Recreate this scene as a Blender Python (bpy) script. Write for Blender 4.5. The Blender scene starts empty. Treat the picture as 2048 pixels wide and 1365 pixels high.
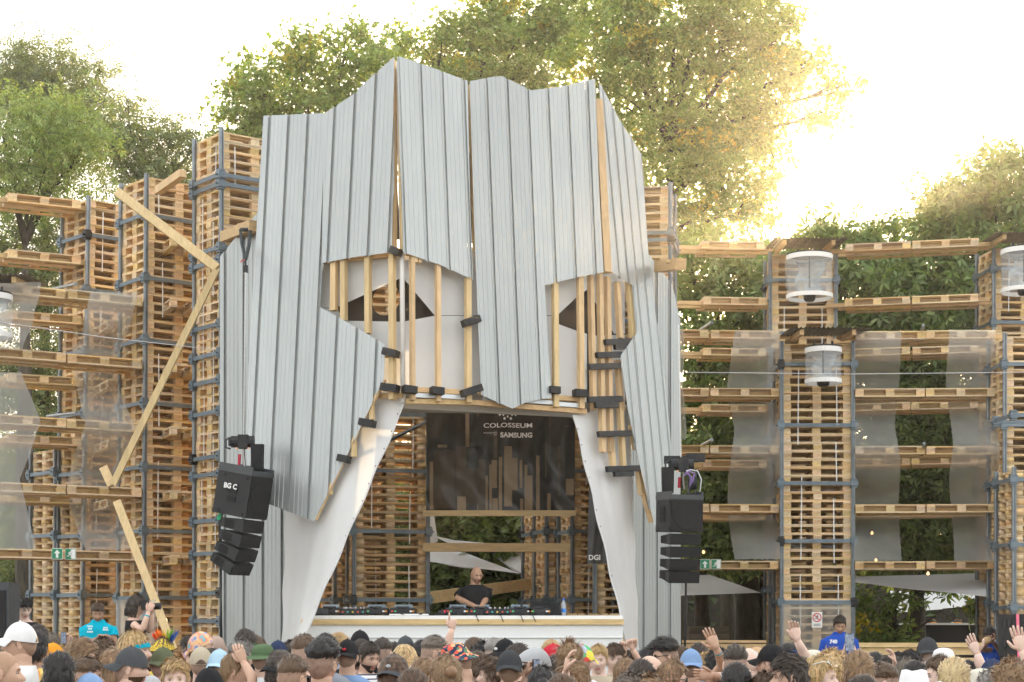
import bpy, math, random
import numpy as np
from mathutils import Vector, Matrix
random.seed(7); rng = np.random.default_rng(7)
PI = math.pi; R = math.radians
scene = bpy.context.scene
# ------------------------------------------------------------------ camera
# eye 1.87 m above the ground, level view with a raised (shifted) frame, 63 mm lens
F, HZ, CX, CZ = 3600.0, 1250.0, 1024.0, 1.87
cam_data = bpy.data.cameras.new('camera'); cam = bpy.data.objects.new('camera', cam_data)
scene.collection.objects.link(cam); scene.camera = cam
cam.location = (0, 0, CZ); cam.rotation_euler = (PI/2, 0, 0)
cam_data.sensor_width = 36; cam_data.lens = 36*F/2048; cam_data.shift_y = (HZ-682.5)/2048
cam_data.clip_start = 0.1; cam_data.clip_end = 2000
# ------------------------------------------------------------------ sky, sun, exposure
SUN_AZ, SUN_EL = R(9.0), R(12.2)          # behind the stage, a little to the right
world = bpy.data.worlds.new('World'); scene.world = world; world.use_nodes = True
wn = world.node_tree; wn.nodes.clear()
sky = wn.nodes.new('ShaderNodeTexSky'); sky.sky_type = 'NISHITA'; sky.sun_disc = False
sky.sun_elevation = SUN_EL; sky.sun_rotation = SUN_AZ
sky.air_density = 1.0; sky.dust_density = 4.0; sky.ozone_density = 1.0; sky.altitude = 100
wmix = wn.nodes.new('ShaderNodeMixRGB'); wmix.inputs[0].default_value = 0.68
wmix.inputs[2].default_value = (6.6, 6.55, 6.4, 1)    # thin bright high haze, the same all round
bg = wn.nodes.new('ShaderNodeBackground'); bg.inputs[1].default_value = 0.15
wo = wn.nodes.new('ShaderNodeOutputWorld')
wn.links.new(sky.outputs[0], wmix.inputs[1]); wn.links.new(wmix.outputs[0], bg.inputs[0]); wn.links.new(bg.outputs[0], wo.inputs[0])
sun_data = bpy.data.lights.new('sun', 'SUN'); sun_data.energy = 3.2; sun_data.angle = R(0.6); sun_data.color = (1.0, 0.70, 0.37)
sun = bpy.data.objects.new('sun', sun_data); scene.collection.objects.link(sun)
sdir = Vector((math.sin(SUN_AZ)*math.cos(SUN_EL), math.cos(SUN_AZ)*math.cos(SUN_EL), math.sin(SUN_EL)))
sun.rotation_euler = (-sdir).to_track_quat('-Z', 'Y').to_euler(); sun.location = sdir*60
vs = scene.view_settings; vs.view_transform = 'Standard'; vs.look = 'None'; vs.gamma = 1; vs.exposure = 1.3; vs.use_curve_mapping = False
scene.cycles.use_denoising = True
scene.cycles.use_adaptive_sampling = True; scene.cycles.adaptive_threshold = .03
scene.cycles.max_bounces = 6; scene.cycles.transparent_max_bounces = 24; scene.cycles.transmission_bounces = 6
scene.cycles.diffuse_bounces = 3; scene.cycles.glossy_bounces = 2; scene.cycles.volume_bounces = 0
# ------------------------------------------------------------------ helpers
COL = scene.collection
def W(px, py, D): return Vector(((px-CX)/F*D, D, CZ+(HZ-py)/F*D))
def X(px, D): return (px-CX)/F*D
def Z(py, D): return CZ+(HZ-py)/F*D
def tag(o, label=None, cat=None, group=None, kind=None):
    if label: o['label'] = label
    if cat: o['category'] = cat
    if group: o['group'] = group
    if kind: o['kind'] = kind
    return o
def empty(name, loc=(0,0,0), rz=0, label=None, cat=None, group=None):
    o = bpy.data.objects.new(name, None); COL.objects.link(o); o.empty_display_size = .1
    o.location = loc; o.rotation_euler = (0, 0, rz); return tag(o, label, cat, group)
def link(name, me, parent=None, loc=None, rot=None):
    o = bpy.data.objects.new(name, me); COL.objects.link(o)
    if parent is not None: o.parent = parent
    if loc is not None: o.location = loc
    if rot is not None: o.rotation_euler = rot
    return o
class MB:
    """collects shapes; build() makes ONE mesh object"""
    def __init__(s): s.v = []; s.f = []; s.m = []; s.n = 0
    def add(s, V, Fc, m=0):
        b = s.n; V = V.tolist() if isinstance(V, np.ndarray) else [tuple(p) for p in V]; s.v += V; s.n += len(V)
        for f in Fc: s.f.append([i+b for i in f]); s.m.append(m)
        return s
    def box(s, c, d, rot=None, m=0, taper=1.0):
        x, y, z = d[0]/2, d[1]/2, d[2]/2
        V = [Vector(p) for p in ((-x,-y,-z),(x,-y,-z),(x,y,-z),(-x,y,-z),(-x*taper,-y*taper,z),(x*taper,-y*taper,z),(x*taper,y*taper,z),(-x*taper,y*taper,z))]
        if rot is not None:
            if not isinstance(rot, Matrix): rot = Matrix.Rotation(rot, 3, 'Z')
            V = [rot @ p for p in V]
        c = Vector(c)
        return s.add([p+c for p in V], [(0,3,2,1),(4,5,6,7),(0,1,5,4),(1,2,6,5),(2,3,7,6),(3,0,4,7)], m)
    def beam(s, p0, p1, w, t, up=(0,0,1), m=0):
        """bar from p0 to p1, w wide across, t thick along 'up'"""
        p0, p1 = Vector(p0), Vector(p1); d = (p1-p0); L = d.length; d.normalize()
        u = Vector(up); a = d.cross(u)
        if a.length < 1e-4: a = d.cross(Vector((0,1,0)))
        a.normalize(); u = a.cross(d).normalized()
        V = [p0+a*sx*w/2+u*sy*t/2 for sx, sy in ((-1,-1),(1,-1),(1,1),(-1,1))]+[p1+a*sx*w/2+u*sy*t/2 for sx, sy in ((-1,-1),(1,-1),(1,1),(-1,1))]
        return s.add(V, [(0,1,2,3),(4,7,6,5),(0,4,5,1),(1,5,6,2),(2,6,7,3),(3,7,4,0)], m)
    def tube(s, pts, rad, n=8, m=0, cap=True, flat=(1,1), up=None):
        pts = [Vector(p) for p in pts]; k = len(pts)
        if not hasattr(rad, '__len__'): rad = [rad]*k
        V = []; ref = Vector(up) if up else Vector((0.3,0.2,1)).normalized()
        prev = None
        for i, p in enumerate(pts):
            d = (pts[min(i+1,k-1)]-pts[max(i-1,0)])
            if d.length < 1e-7: d = Vector((0,0,1))
            d.normalize()
            if prev is None:
                a = d.cross(ref)
                if a.length < 1e-3: a = d.cross(Vector((1,0,0)))
            else: a = prev-d*prev.dot(d)
            a.normalize(); prev = a; b = d.cross(a)
            for j in range(n):
                t = 2*PI*j/n; V.append(p+a*(math.cos(t)*rad[i]*flat[0])+b*(math.sin(t)*rad[i]*flat[1]))
        Fc = [(i*n+j, i*n+(j+1)%n, (i+1)*n+(j+1)%n, (i+1)*n+j) for i in range(k-1) for j in range(n)]
        if cap: Fc += [tuple(reversed(range(n))), tuple(range((k-1)*n, k*n))]
        return s.add(V, Fc, m)
    def loft(s, rings, m=0, cap=True):
        k = len(rings); n = len(rings[0]); V = [p for r in rings for p in r]
        Fc = [(i*n+j, i*n+(j+1)%n, (i+1)*n+(j+1)%n, (i+1)*n+j) for i in range(k-1) for j in range(n)]
        if cap: Fc += [tuple(reversed(range(n))), tuple(range((k-1)*n, k*n))]
        return s.add(V, Fc, m)
    def grid(s, fn, nu, nv, m=0):
        V = [fn(i/nu, j/nv) for j in range(nv+1) for i in range(nu+1)]; a = nu+1
        return s.add(V, [(j*a+i, j*a+i+1, (j+1)*a+i+1, (j+1)*a+i) for j in range(nv) for i in range(nu)], m)
    def prism(s, poly, off, m=0):
        """flat polygon (3D points) given thickness by the vector off"""
        n = len(poly); off = Vector(off); V = [Vector(p) for p in poly]; V += [p+off for p in V]
        return s.add(V, [tuple(range(n)), tuple(reversed(range(n, 2*n)))]+[(i, i+n, (i+1)%n+n, (i+1)%n) for i in range(n)], m)
    def mesh(s, name, mats, smooth=False):
        me = bpy.data.meshes.new(name); me.from_pydata(s.v, [], s.f)
        for a in (mats if isinstance(mats, (list, tuple)) else [mats]): me.materials.append(a)
        me.polygons.foreach_set('material_index', s.m)
        if smooth: me.polygons.foreach_set('use_smooth', [True]*len(s.f))
        me.update(); return me
    def build(s, name, mats, parent=None, loc=None, rot=None, smooth=False):
        return link(name, s.mesh(name, mats, smooth), parent, loc, rot)
def np_mesh(name, V, Fq, mats, midx=None, smooth=False):
    """V (n,3), Fq (m,k) all faces k-gons"""
    me = bpy.data.meshes.new(name); m, k = Fq.shape
    me.vertices.add(len(V)); me.vertices.foreach_set('co', np.ascontiguousarray(V, dtype=np.float32).ravel())
    me.loops.add(m*k); me.loops.foreach_set('vertex_index', np.ascontiguousarray(Fq, dtype=np.int32).ravel())
    me.polygons.add(m); me.polygons.foreach_set('loop_start', np.arange(0, m*k, k, dtype=np.int32))
    if midx is not None: me.polygons.foreach_set('material_index', np.asarray(midx, dtype=np.int32))
    if smooth: me.polygons.foreach_set('use_smooth', np.ones(m, dtype=bool))
    for a in (mats if isinstance(mats, (list, tuple)) else [mats]): me.materials.append(a)
    me.update(calc_edges=True); me.validate(); return me
# ------------------------------------------------------------------ materials
MATS = {}
def M(name, col, rough=.6, metal=0.0, var=0.0, isl=0.0, noise=None, bump=None, trans=None, alpha=1.0, stretch=(1,1,1), col2=None, spec=.4, coord='Object', hue=0.0, sat=0.0):
    """procedural material: base colour varied per object (var) or per loose piece (isl), noise mottling, bump, translucency"""
    if name in MATS: return MATS[name]
    m = bpy.data.materials.new(name); m.use_nodes = True; nt = m.node_tree; N = nt.nodes; Lk = nt.links
    p = N['Principled BSDF']; out = N['Material Output']
    p.inputs['Roughness'].default_value = rough; p.inputs['Metallic'].default_value = metal
    p.inputs['Specular IOR Level'].default_value = spec
    rgb = N.new('ShaderNodeRGB'); rgb.outputs[0].default_value = (*col, 1); cur = rgb.outputs[0]
    tc = N.new('ShaderNodeTexCoord'); mp = N.new('ShaderNodeMapping'); mp.inputs['Scale'].default_value = stretch
    Lk.new(tc.outputs[coord], mp.inputs[0])
    if noise:
        nz = N.new('ShaderNodeTexNoise'); nz.inputs['Scale'].default_value = noise[0]; nz.inputs['Detail'].default_value = 5; nz.inputs['Roughness'].default_value = .6
        Lk.new(mp.outputs[0], nz.inputs['Vector'])
        mr = N.new('ShaderNodeMapRange'); mr.inputs[1].default_value = .35; mr.inputs[2].default_value = .65
        Lk.new(nz.outputs[0], mr.inputs[0])
        mx = N.new('ShaderNodeMixRGB'); mx.blend_type = 'MIX'
        c2 = col2 if col2 else tuple(c*(1-noise[1]) for c in col)
        mx.inputs[2].default_value = (*c2, 1); Lk.new(mr.outputs[0], mx.inputs[0]); Lk.new(cur, mx.inputs[1]); cur = mx.outputs[0]
    if var or isl:
        if var: src = N.new('ShaderNodeObjectInfo').outputs['Random']; amt = var
        else: src = N.new('ShaderNodeNewGeometry').outputs['Random Per Island']; amt = isl
        hs = N.new('ShaderNodeHueSaturation')
        mr2 = N.new('ShaderNodeMapRange'); mr2.inputs[3].default_value = 1-amt; mr2.inputs[4].default_value = 1+amt
        Lk.new(src, mr2.inputs[0]); Lk.new(mr2.outputs[0], hs.inputs['Value'])
        if hue:
            ml = N.new('ShaderNodeMath'); ml.operation = 'MULTIPLY'; ml.inputs[1].default_value = 7.31; fr = N.new('ShaderNodeMath'); fr.operation = 'FRACT'
            Lk.new(src, ml.inputs[0]); Lk.new(ml.outputs[0], fr.inputs[0])
            mr3 = N.new('ShaderNodeMapRange'); mr3.inputs[3].default_value = .5-hue; mr3.inputs[4].default_value = .5+hue
            Lk.new(fr.outputs[0], mr3.inputs[0]); Lk.new(mr3.outputs[0], hs.inputs['Hue'])
        if sat:
            m4 = N.new('ShaderNodeMath'); m4.operation = 'MULTIPLY'; m4.inputs[1].default_value = 13.7; f4 = N.new('ShaderNodeMath'); f4.operation = 'FRACT'
            Lk.new(src, m4.inputs[0]); Lk.new(m4.outputs[0], f4.inputs[0]); r4 = N.new('ShaderNodeMapRange'); r4.inputs[3].default_value = 1-sat; r4.inputs[4].default_value = 1+sat*.6
            Lk.new(f4.outputs[0], r4.inputs[0]); Lk.new(r4.outputs[0], hs.inputs['Saturation'])
        Lk.new(cur, hs.inputs['Color']); cur = hs.outputs[0]
    Lk.new(cur, p.inputs['Base Color'])
    if bump:
        nb = N.new('ShaderNodeTexNoise'); nb.inputs['Scale'].default_value = bump[0]; nb.inputs['Detail'].default_value = 4
        Lk.new(mp.outputs[0], nb.inputs['Vector']); b = N.new('ShaderNodeBump'); b.inputs['Strength'].default_value = bump[1]; b.inputs['Distance'].default_value = .02
        Lk.new(nb.outputs[0], b.inputs['Height']); Lk.new(b.outputs[0], p.inputs['Normal'])
    sh = p.outputs[0]
    if trans:
        t = N.new('ShaderNodeBsdfTranslucent'); mxc = N.new('ShaderNodeMixRGB'); mxc.blend_type = 'MULTIPLY'; mxc.inputs[0].default_value = 1
        mxc.inputs[2].default_value = (*trans[1], 1); Lk.new(cur, mxc.inputs[1]); Lk.new(mxc.outputs[0], t.inputs[0])
        ms = N.new('ShaderNodeMixShader'); ms.inputs[0].default_value = trans[0]; Lk.new(sh, ms.inputs[1]); Lk.new(t.outputs[0], ms.inputs[2]); sh = ms.outputs[0]
    if alpha < 1:
        t = N.new('ShaderNodeBsdfTransparent'); ms = N.new('ShaderNodeMixShader'); ms.inputs[0].default_value = alpha
        Lk.new(t.outputs[0], ms.inputs[1]); Lk.new(sh, ms.inputs[2]); sh = ms.outputs[0]
    Lk.new(sh, out.inputs['Surface']); MATS[name] = m; return m
def pattern_mat(name, kind, cols, scale=10., rough=.8):
    """printed cloth: stripes / blobs / checks of several colours"""
    if name in MATS: return MATS[name]
    m = bpy.data.materials.new(name); m.use_nodes = True; nt = m.node_tree; N = nt.nodes; Lk = nt.links; p = N['Principled BSDF']
    p.inputs['Roughness'].default_value = rough; p.inputs['Specular IOR Level'].default_value = .15
    tc = N.new('ShaderNodeTexCoord')
    if kind == 'stripes':
        t = N.new('ShaderNodeTexWave'); t.bands_direction = 'Z'; t.inputs['Scale'].default_value = scale; t.inputs['Distortion'].default_value = .6; t.inputs['Detail'].default_value = 1
        src = t.outputs['Fac']
    elif kind == 'cells':
        t = N.new('ShaderNodeTexVoronoi'); t.inputs['Scale'].default_value = scale
        sp = N.new('ShaderNodeSeparateColor'); Lk.new(t.outputs['Color'], sp.inputs[0]); src = sp.outputs[0]
    elif kind == 'spots':
        t = N.new('ShaderNodeTexVoronoi'); t.inputs['Scale'].default_value = scale; src = t.outputs['Distance']
    else:
        t = N.new('ShaderNodeTexNoise'); t.inputs['Scale'].default_value = scale; t.inputs['Detail'].default_value = 3; src = t.outputs[0]
    Lk.new(tc.outputs['Object'], t.inputs['Vector'])
    cr = N.new('ShaderNodeValToRGB'); e = cr.color_ramp; e.interpolation = 'CONSTANT' if kind != 'noise' else 'LINEAR'
    lo, hi = (.3, .7) if kind == 'noise' else (0., 1.)
    while len(e.elements) < len(cols): e.elements.new(.5)
    for i, c in enumerate(cols):
        e.elements[i].position = lo+(hi-lo)*i/len(cols); e.elements[i].color = (*c, 1)
    if kind == 'stripes': e.elements[1].position = .78
    if kind == 'spots': e.elements[1].position = .22
    Lk.new(src, cr.inputs[0]); Lk.new(cr.outputs[0], p.inputs['Base Color']); MATS[name] = m; return m
wood = M('pallet wood', (.81,.59,.325), .75, var=.22, hue=.012, sat=.28, noise=(9,.30), stretch=(.6,7,7), bump=(30,.15), spec=.2)
wood_in = M('stacked pallet wood', (.76,.54,.295), .8, isl=.22, hue=.012, sat=.25, noise=(9,.25), stretch=(.6,4,4), spec=.2)
block_wood = M('pallet block wood', (.78,.56,.305), .8, var=.24, hue=.014, sat=.25, noise=(14,.30), bump=(40,.2), spec=.2)
timber = M('planed timber', (.72,.52,.28), .6, var=.10, hue=.008, noise=(6,.2), stretch=(3,3,.35), spec=.3)
timber_h = M('planed timber beam', (.70,.49,.25), .6, var=.10, hue=.008, noise=(6,.25), stretch=(.5,4,4), spec=.3)
steel = M('galvanised post steel', (.25,.285,.31), .42, .45, var=.08, noise=(6,.25))
band = M('blue grey strap steel', (.165,.215,.255), .45, .3, var=.12, noise=(8,.2))
white_strap = M('white plastic strapping', (.8,.8,.78), .5)
black_wood = M('black painted wood', (.022,.022,.022), .55, noise=(12,.5), bump=(20,.2))
black_pl = M('black speaker paint', (.02,.021,.023), .55, noise=(60,.3), bump=(160,.25))
black_metal = M('black metal', (.03,.03,.032), .4, .5)
dark_grille = M('dark speaker grille', (.012,.012,.013), .7, bump=(200,.5))
grey_pl = M('dark grey plastic', (.06,.065,.07), .45)
metal = M('galvanised trapezoid sheet', (.415,.438,.432), .36, .5, var=.06, noise=(3.0,.08), stretch=(2.5,2.5,.15), bump=(3.0,.10), spec=.5)
fabric_w = M('white membrane', (.82,.825,.82), .7, trans=(.25,(1,1,1)), noise=(1.2,.06), bump=(2.2,.35), spec=.2)
black_mesh = M('black mesh fabric', (.03,.026,.022), .9)
film = M('milky plastic film', (.74,.765,.75), .35, trans=(.45,(1,1,1)), alpha=.37, noise=(.7,.25), spec=.25)
clear = M('clear lantern plastic', (.85,.9,.93), .12, alpha=.20, bump=(9,.8), spec=.7)
# ================================================================== GROUND
ground_m = M('trodden ground', (.17,.14,.10), .95, noise=(.8,.35), bump=(12,.4))
g = MB(); NG = 40
g.grid(lambda u, v: ((u-.5)*900, -150+v*1000, 0.0), 2, 2)
tag(g.build('ground', ground_m), kind='structure')
# ================================================================== PALLETS
def box_me(name, d, mat):
    return MB().box((0,0,0), d).mesh(name, mat)
P_TOPW = box_me('board', (1.2,.145,.022), wood); P_TOPN = box_me('board', (1.2,.10,.022), wood)
P_STR = box_me('stringer', (.8,.145,.022), wood)
P_BLK = box_me('block', (.145,.145,.078), block_wood); P_BLN = box_me('block', (.145,.10,.078), block_wood)
PIECES = []
for y, me in ((-.3275,P_TOPW),(-.1775,P_TOPN),(0,P_TOPW),(.1775,P_TOPN),(.3275,P_TOPW)): PIECES.append(('board', me, (0,y,.133), 0))
for x in (-.5275,0,.5275): PIECES.append(('stringer', P_STR, (x,0,.111), PI/2))
for x in (-.5275,0,.5275):
    for y, me in ((-.35,P_BLN),(0,P_BLK),(.35,P_BLN)): PIECES.append(('block', me, (x,y,.061), 0))
for y, me in ((-.35,P_TOPN),(0,P_TOPW),(.35,P_TOPN)): PIECES.append(('board', me, (0,y,.011), 0))
# a joined pallet for the ones too deep in a stack to be told apart
_V = []; _F = []
for nm, me, loc, rz in PIECES:
    co = np.array([v.co[:] for v in me.vertices]); c, s_ = math.cos(rz), math.sin(rz)
    co = co @ np.array([[c,s_,0],[-s_,c,0],[0,0,1]])+np.array(loc); b = sum(len(a) for a in _V)
    _V.append(co); _F += [[i+b for i in p.vertices] for p in me.polygons]
PAL_V = np.concatenate(_V); PAL_F = np.array(_F)
REST = []
N_PAL = 0
def pallet(x, y, z, rz, label, group):
    global N_PAL; N_PAL += 1
    o = empty('pallet', (x,y,z), rz, label, 'pallet', group)
    for nm, me, loc, r in PIECES:
        j = random.uniform(-.006,.006)
        link(nm, me, o, (loc[0]+random.uniform(-.005,.005), loc[1]+j, loc[2]), (0,0,r+random.uniform(-.006,.006)))
    return o
def rest_pallet(x, y, z, rz): REST.append((x,y,z,rz))
ONES = ['','first','second','third','fourth','fifth','sixth','seventh','eighth','ninth','tenth','eleventh','twelfth','thirteenth','fourteenth','fifteenth','sixteenth','seventeenth','eighteenth','nineteenth']
TENS = {2:('twenty','twentieth'),3:('thirty','thirtieth'),4:('forty','fortieth'),5:('fifty','fiftieth'),6:('sixty','sixtieth')}
def nth(n):
    if n < 20: return ONES[n]
    t, r = divmod(n, 10); return TENS[t][1] if r == 0 else TENS[t][0]+'-'+ONES[r]
def tower(cx, cy, rot, n, own, where, group, lean=(0,0), straps=(), frame_label=None, ties=(), z_own_min=1.25, posts=True, faces=('front','left'), tops=0):
    """stack of n pallets centred on (cx,cy); 'own' of them from the top are pallets of their own, the rest go to the joined heap"""
    H = n*.144
    for i in range(n):
        z = i*.144+.002; k = (z/H)
        x = cx+lean[0]*k+random.uniform(-.012,.012); y = cy+lean[1]*k+random.uniform(-.012,.012); r = rot+random.uniform(-.014,.014)
        top_i = n-i
        if top_i <= own and z > z_own_min: pallet(x, y, z, r, '%s pallet from the top, stack %s' % (nth(top_i), where), group)
        else: rest_pallet(x, y, z, r)
    if not posts: return
    fr = empty('tower_frame', (cx,cy,0), rot, frame_label or 'grey steel frame of the pallet stack '+where, 'steel frame', 'steel frames of the pallet stacks')
    c_, s_ = math.cos(-rot), math.sin(-rot)
    lx, ly = lean[0]*c_-lean[1]*s_, lean[0]*s_+lean[1]*c_
    def off(z): return Vector((lx*z/H, ly*z/H, 0))
    hx, hy = .635, .435
    for sx, sy in ((-1,-1),(1,-1),(-1,1),(1,1)):
        m = MB(); p0 = Vector((sx*hx, sy*hy, 0)); p1 = p0+off(H+.05)+Vector((0,0,H+.05))
        m.tube([p0, p1], .026, 10)
        m.beam(p0+Vector((-sx*.035,0,0)), p1+Vector((-sx*.035,0,0)), .02, .05, (0,1,0))
        m.build('post', steel, fr)
    for z in straps:
        o = off(z)
        for nm, a, b in (('front',(-1,-1),(1,-1)),('left',(-1,-1),(-1,1)),('right',(1,-1),(1,1)),('back',(-1,1),(1,1))):
            sag = random.uniform(-.012,.012)
            p, q = Vector((a[0]*(hx+.03), a[1]*(hy+.03), z))+o, Vector((b[0]*(hx+.03), b[1]*(hy+.03), z+sag))+o
            mb = MB(); mb.beam(p, q, .022, .062, (0,0,1)); mb.build('bar', band, fr)
        for sx, sy in ((-1,-1),(1,-1),(-1,1),(1,1)):
            m = MB(); c = Vector((sx*hx, sy*hy, z))+o
            m.box(c, (.12,.12,.10)); m.box(c+Vector((0,0,.07)), (.10,.10,.025)); m.box(c+Vector((0,0,-.07)), (.10,.10,.025))
            m.tube([c+Vector((sx*.09,0,0)), c+Vector((-sx*.09,0,0))], .014, 6)
            m.build('clamp', black_metal if random.random() < .15 else band, fr)
    for face, fx, z0, z1 in ties:
        m = MB(); tl = random.uniform(-.02,.02)
        if face == 'f': p, q = Vector((fx,-.41,z0))+off(z0), Vector((fx+tl,-.41,z1))+off(z1); m.beam(p, q, .018, .004, (0,1,0))
        else: p, q = Vector((-.61,fx,z0))+off(z0), Vector((-.61,fx+tl,z1))+off(z1); m.beam(p, q, .018, .004, (1,0,0))
        m.build('tie', white_strap, fr)
    return fr
def corner_centre(px, D, rot, corner='near'):
    c = Vector((X(px,D), D, 0)); r = Vector((math.cos(rot), math.sin(rot), 0)); l = Vector((-math.sin(rot), math.cos(rot), 0))
    return c+r*.635+l*.435
def rties(zlo, zhi, faces='fl'):
    out = []
    for f in faces:
        for fx in ((-.33,.33) if f == 'f' else (-.19,.19)):
            z = zlo
            while z < zhi-.5:
                L = random.uniform(.7,1.5)
                if random.random() < .8: out.append((f, fx+random.uniform(-.05,.05), z, min(z+L, zhi)))
                z += L+random.uniform(.1,.6)
    return out
# left side, stepping down away from the stage
rA, rB, rC = R(38), R(39.5), R(43)
A = corner_centre(441, 27.8, rA); B = corner_centre(284, 28.9, rB); C = corner_centre(160, 30.4, rC)
def zs(ys, D): return [Z(y, D) for y in ys]
GL = 'pallets in the left stacks'
tower(A.x, A.y, rA, 66, 58, 'touching the metal facade on the left', GL, straps=zs((350,368,495,520,648,706,760,822,912,947,1040,1107,1186,1243), 27.8), ties=rties(1.6,9.3))
tower(B.x, B.y, rB, 63, 53, 'between the two neighbouring stacks on the left', GL, lean=(.06,0), straps=zs((430,556,680,806,934,1062,1195), 28.9), ties=rties(1.6,8.9,'f'))
tower(C.x, C.y, rC, 63, 30, 'farthest left, topped by open sky deck', GL, lean=(.13,0), straps=zs((470,580,702,826,946,1072,1190), 30.4), ties=rties(1.6,8.9,'f'))
cD = C+Vector((-math.sin(rC), math.cos(rC), 0))*.86
tower(cD.x, cD.y, rC, 34, 0, 'behind the farthest left stack', GL, straps=zs((946,1072,1190), 31.2))
# right side: front row and a taller row behind
GR = 'pallets in the right stacks'
x1 = X(1634, 31.4); tower(x1, 31.8, 0, 47, 40, 'under the smaller plastic lantern right of the stage', GR, straps=zs((730,851,967,1083,1205), 31.4), ties=rties(1.4,6.5,'f'))
x1b = X(1607, 34.3); tower(x1b, 34.7, R(-2), 62, 15, 'under the big lantern beside the sun', GR, straps=zs((561,668,775,880,986,1092,1180), 34.3), ties=rties(6.8,8.8,'f'))
x2b = X(1978, 33.8)+.635; tower(x2b, 34.2, R(6), 62, 12, 'at the right picture edge, upper rear', GR, straps=zs((540,647,756,860,970,1080,1180), 33.8), ties=rties(6.5,8.8,'f'))
x2 = X(2003, 30.6)+.635; tower(x2, 31.0, R(3), 47, 12, 'at the right picture edge, below the lantern', GR, straps=zs((730,851,967,1083,1205), 30.6))
x3 = X(2021, 28.6)+.635; tower(x3, 29.0, R(3), 30, 0, 'lowest at the right picture edge', GR, straps=zs((832,960,1090,1215), 28.6))
r0 = R(-10); c0 = Vector((X(1342,29.5),29.5,0))+Vector((-math.cos(r0),-math.sin(r0),0))*.635+Vector((-math.sin(r0),math.cos(r0),0))*.435
tower(c0.x, c0.y, r0, 63, 10, 'peeking out right of the metal facade', GR, straps=zs((465,480,640,760), 29.5))
# inside the stage
rI = R(12); i1 = Vector((X(782,30.0),30.0,0))+Vector((-math.sin(rI),math.cos(rI),0))*.435
GI = 'pallets in the stack inside the stage'
tower(i1.x, i1.y, rI, 56, 0, 'inside the stage left of the DJ', GI, straps=zs((830,942,1063,1200), 30.0), ties=rties(1.9,6.5,'f')+[('f',-.3,1.2,2.2)])
for k, (px, D, rr, n) in enumerate(((668,31.6,R(40),36),(1092,32.2,R(14),44),(1143,30.6,R(14),50))):
    cc = corner_centre(px, D, rr); tower(cc.x, cc.y, rr, n, 0, ('deep inside the stage on the left','behind the DJ, right of the opening','inside the stage by the right curtain')[k], GI, straps=zs((942,1063,1200), D), ties=rties(1.9,5.5,'f'))
    if k == 1:
        c2 = cc+Vector((-math.sin(rr), math.cos(rr), 0))*.86; tower(c2.x, c2.y, rr, n, 0, 'hindmost behind the DJ', GI, straps=zs((1063,1200), D))
cr_ = corner_centre(1205, 30.2, R(20)); tower(cr_.x, cr_.y, R(20), 44, 0, 'behind the right white curtain', GI, posts=False)
# decks of single pallets hung between the stacks
def deck(px0, D0, px1, D1, py_mid, n, what, group='pallets of the hanging decks', beam=True, z=None, over=None):
    """n pallets in a row from (px0,D0) to (px1,D1), middle of their edge at row py_mid (measured at px1)"""
    a, b = Vector((X(px0,D0),D0,0)), Vector((X(px1,D1),D1,0)); z = Z(py_mid, D1)-.072 if z is None else z
    d = (b-a); L = d.length; d.normalize(); nrm = Vector((-d.y, d.x, 0)); rz = math.atan2(d.y, d.x)
    for i in range(n):
        c = b-d*(.61+1.225*i)+nrm*.40
        pallet(c.x+random.uniform(-.01,.01), c.y, z+random.uniform(-.006,.006), rz+random.uniform(-.01,.01), ('pallet, '+ (['nearest','second','third'][i] if n > 1 else 'single')+(' in deck ' if n > 1 else ' of deck ')+what), group)
    if beam:
        for off_, nm in ((.225,0),(.575,1)):
            m = MB(); p = a+nrm*off_+Vector((0,0,z+.061)); q = b+nrm*off_+d*.2+Vector((0,0,z+.061)); m.beam(p-d*.2, q, .09, .074)
            tag(m.build('deck_joist', timber_h), '%s joist, deck %s' % (('front','rear')[nm], what), 'beam', 'timber beams under the decks')
lev = ['at the top','second from the top','third from the top','fourth from the top','fifth from the top','lowest','lowest rear']
for i, y in enumerate((603,728,856,985,1113)): deck(-60, 27.3, 283, 28.75, y, 2, 'on the left front wall, %s' % lev[i])
for i, y in enumerate((410,520,640,764,884,1000)): deck(-20, 29.6, 163, 30.3, y, 1, 'behind the left front wall, %s' % lev[i])
RIGHTX = 'right of the lanterns'; LEFTX = 'left of the lanterns'
for i, y in enumerate((669,785,900,1017,1131)):
    deck(1700, 31.3, 1994, 31.2, y, 2, 'of the front wall %s, %s' % (RIGHTX, lev[i])); deck(1290, 31.3, 1559, 31.4, y, 2, 'of the front wall %s, %s' % (LEFTX, lev[i]))
for i, y in enumerate((492,603,705,817,928,1032)):
    deck(1672, 33.9, 1958, 33.3, y-8, 2, 'of the rear wall %s, %s' % (RIGHTX, lev[i])); deck(1362, 34.1, 1533-(i==0)*3, 34.2, y, 1, 'of the rear wall %s, %s' % (LEFTX, lev[i]))
# short pallets jutting out between the left stacks
def jut(pn, Dn, pf, Df, y, label):
    a, f_ = Vector((X(pn,Dn),Dn,0)), Vector((X(pf,Df),Df,0)); d = (f_-a).normalized(); r = Vector((d.y,-d.x,0)); c = a+d*.6+r*.4
    pallet(c.x, c.y, Z(y,Dn)-.07, math.atan2(d.y,d.x), label, 'pallets jutting between the left stacks')
for i, y in enumerate((483,605,735,862,990,1120)): jut(342, 28.55, 316, 29.5, y, 'pallet jutting out left of the tallest left stack, %s of six downwards' % nth(i+1))
for i, y in enumerate((648,768,888,1006)): jut(216, 29.5, 190, 30.4, y, 'pallet jutting out left of the middle left stack, %s of four downwards' % nth(i+1))
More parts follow.
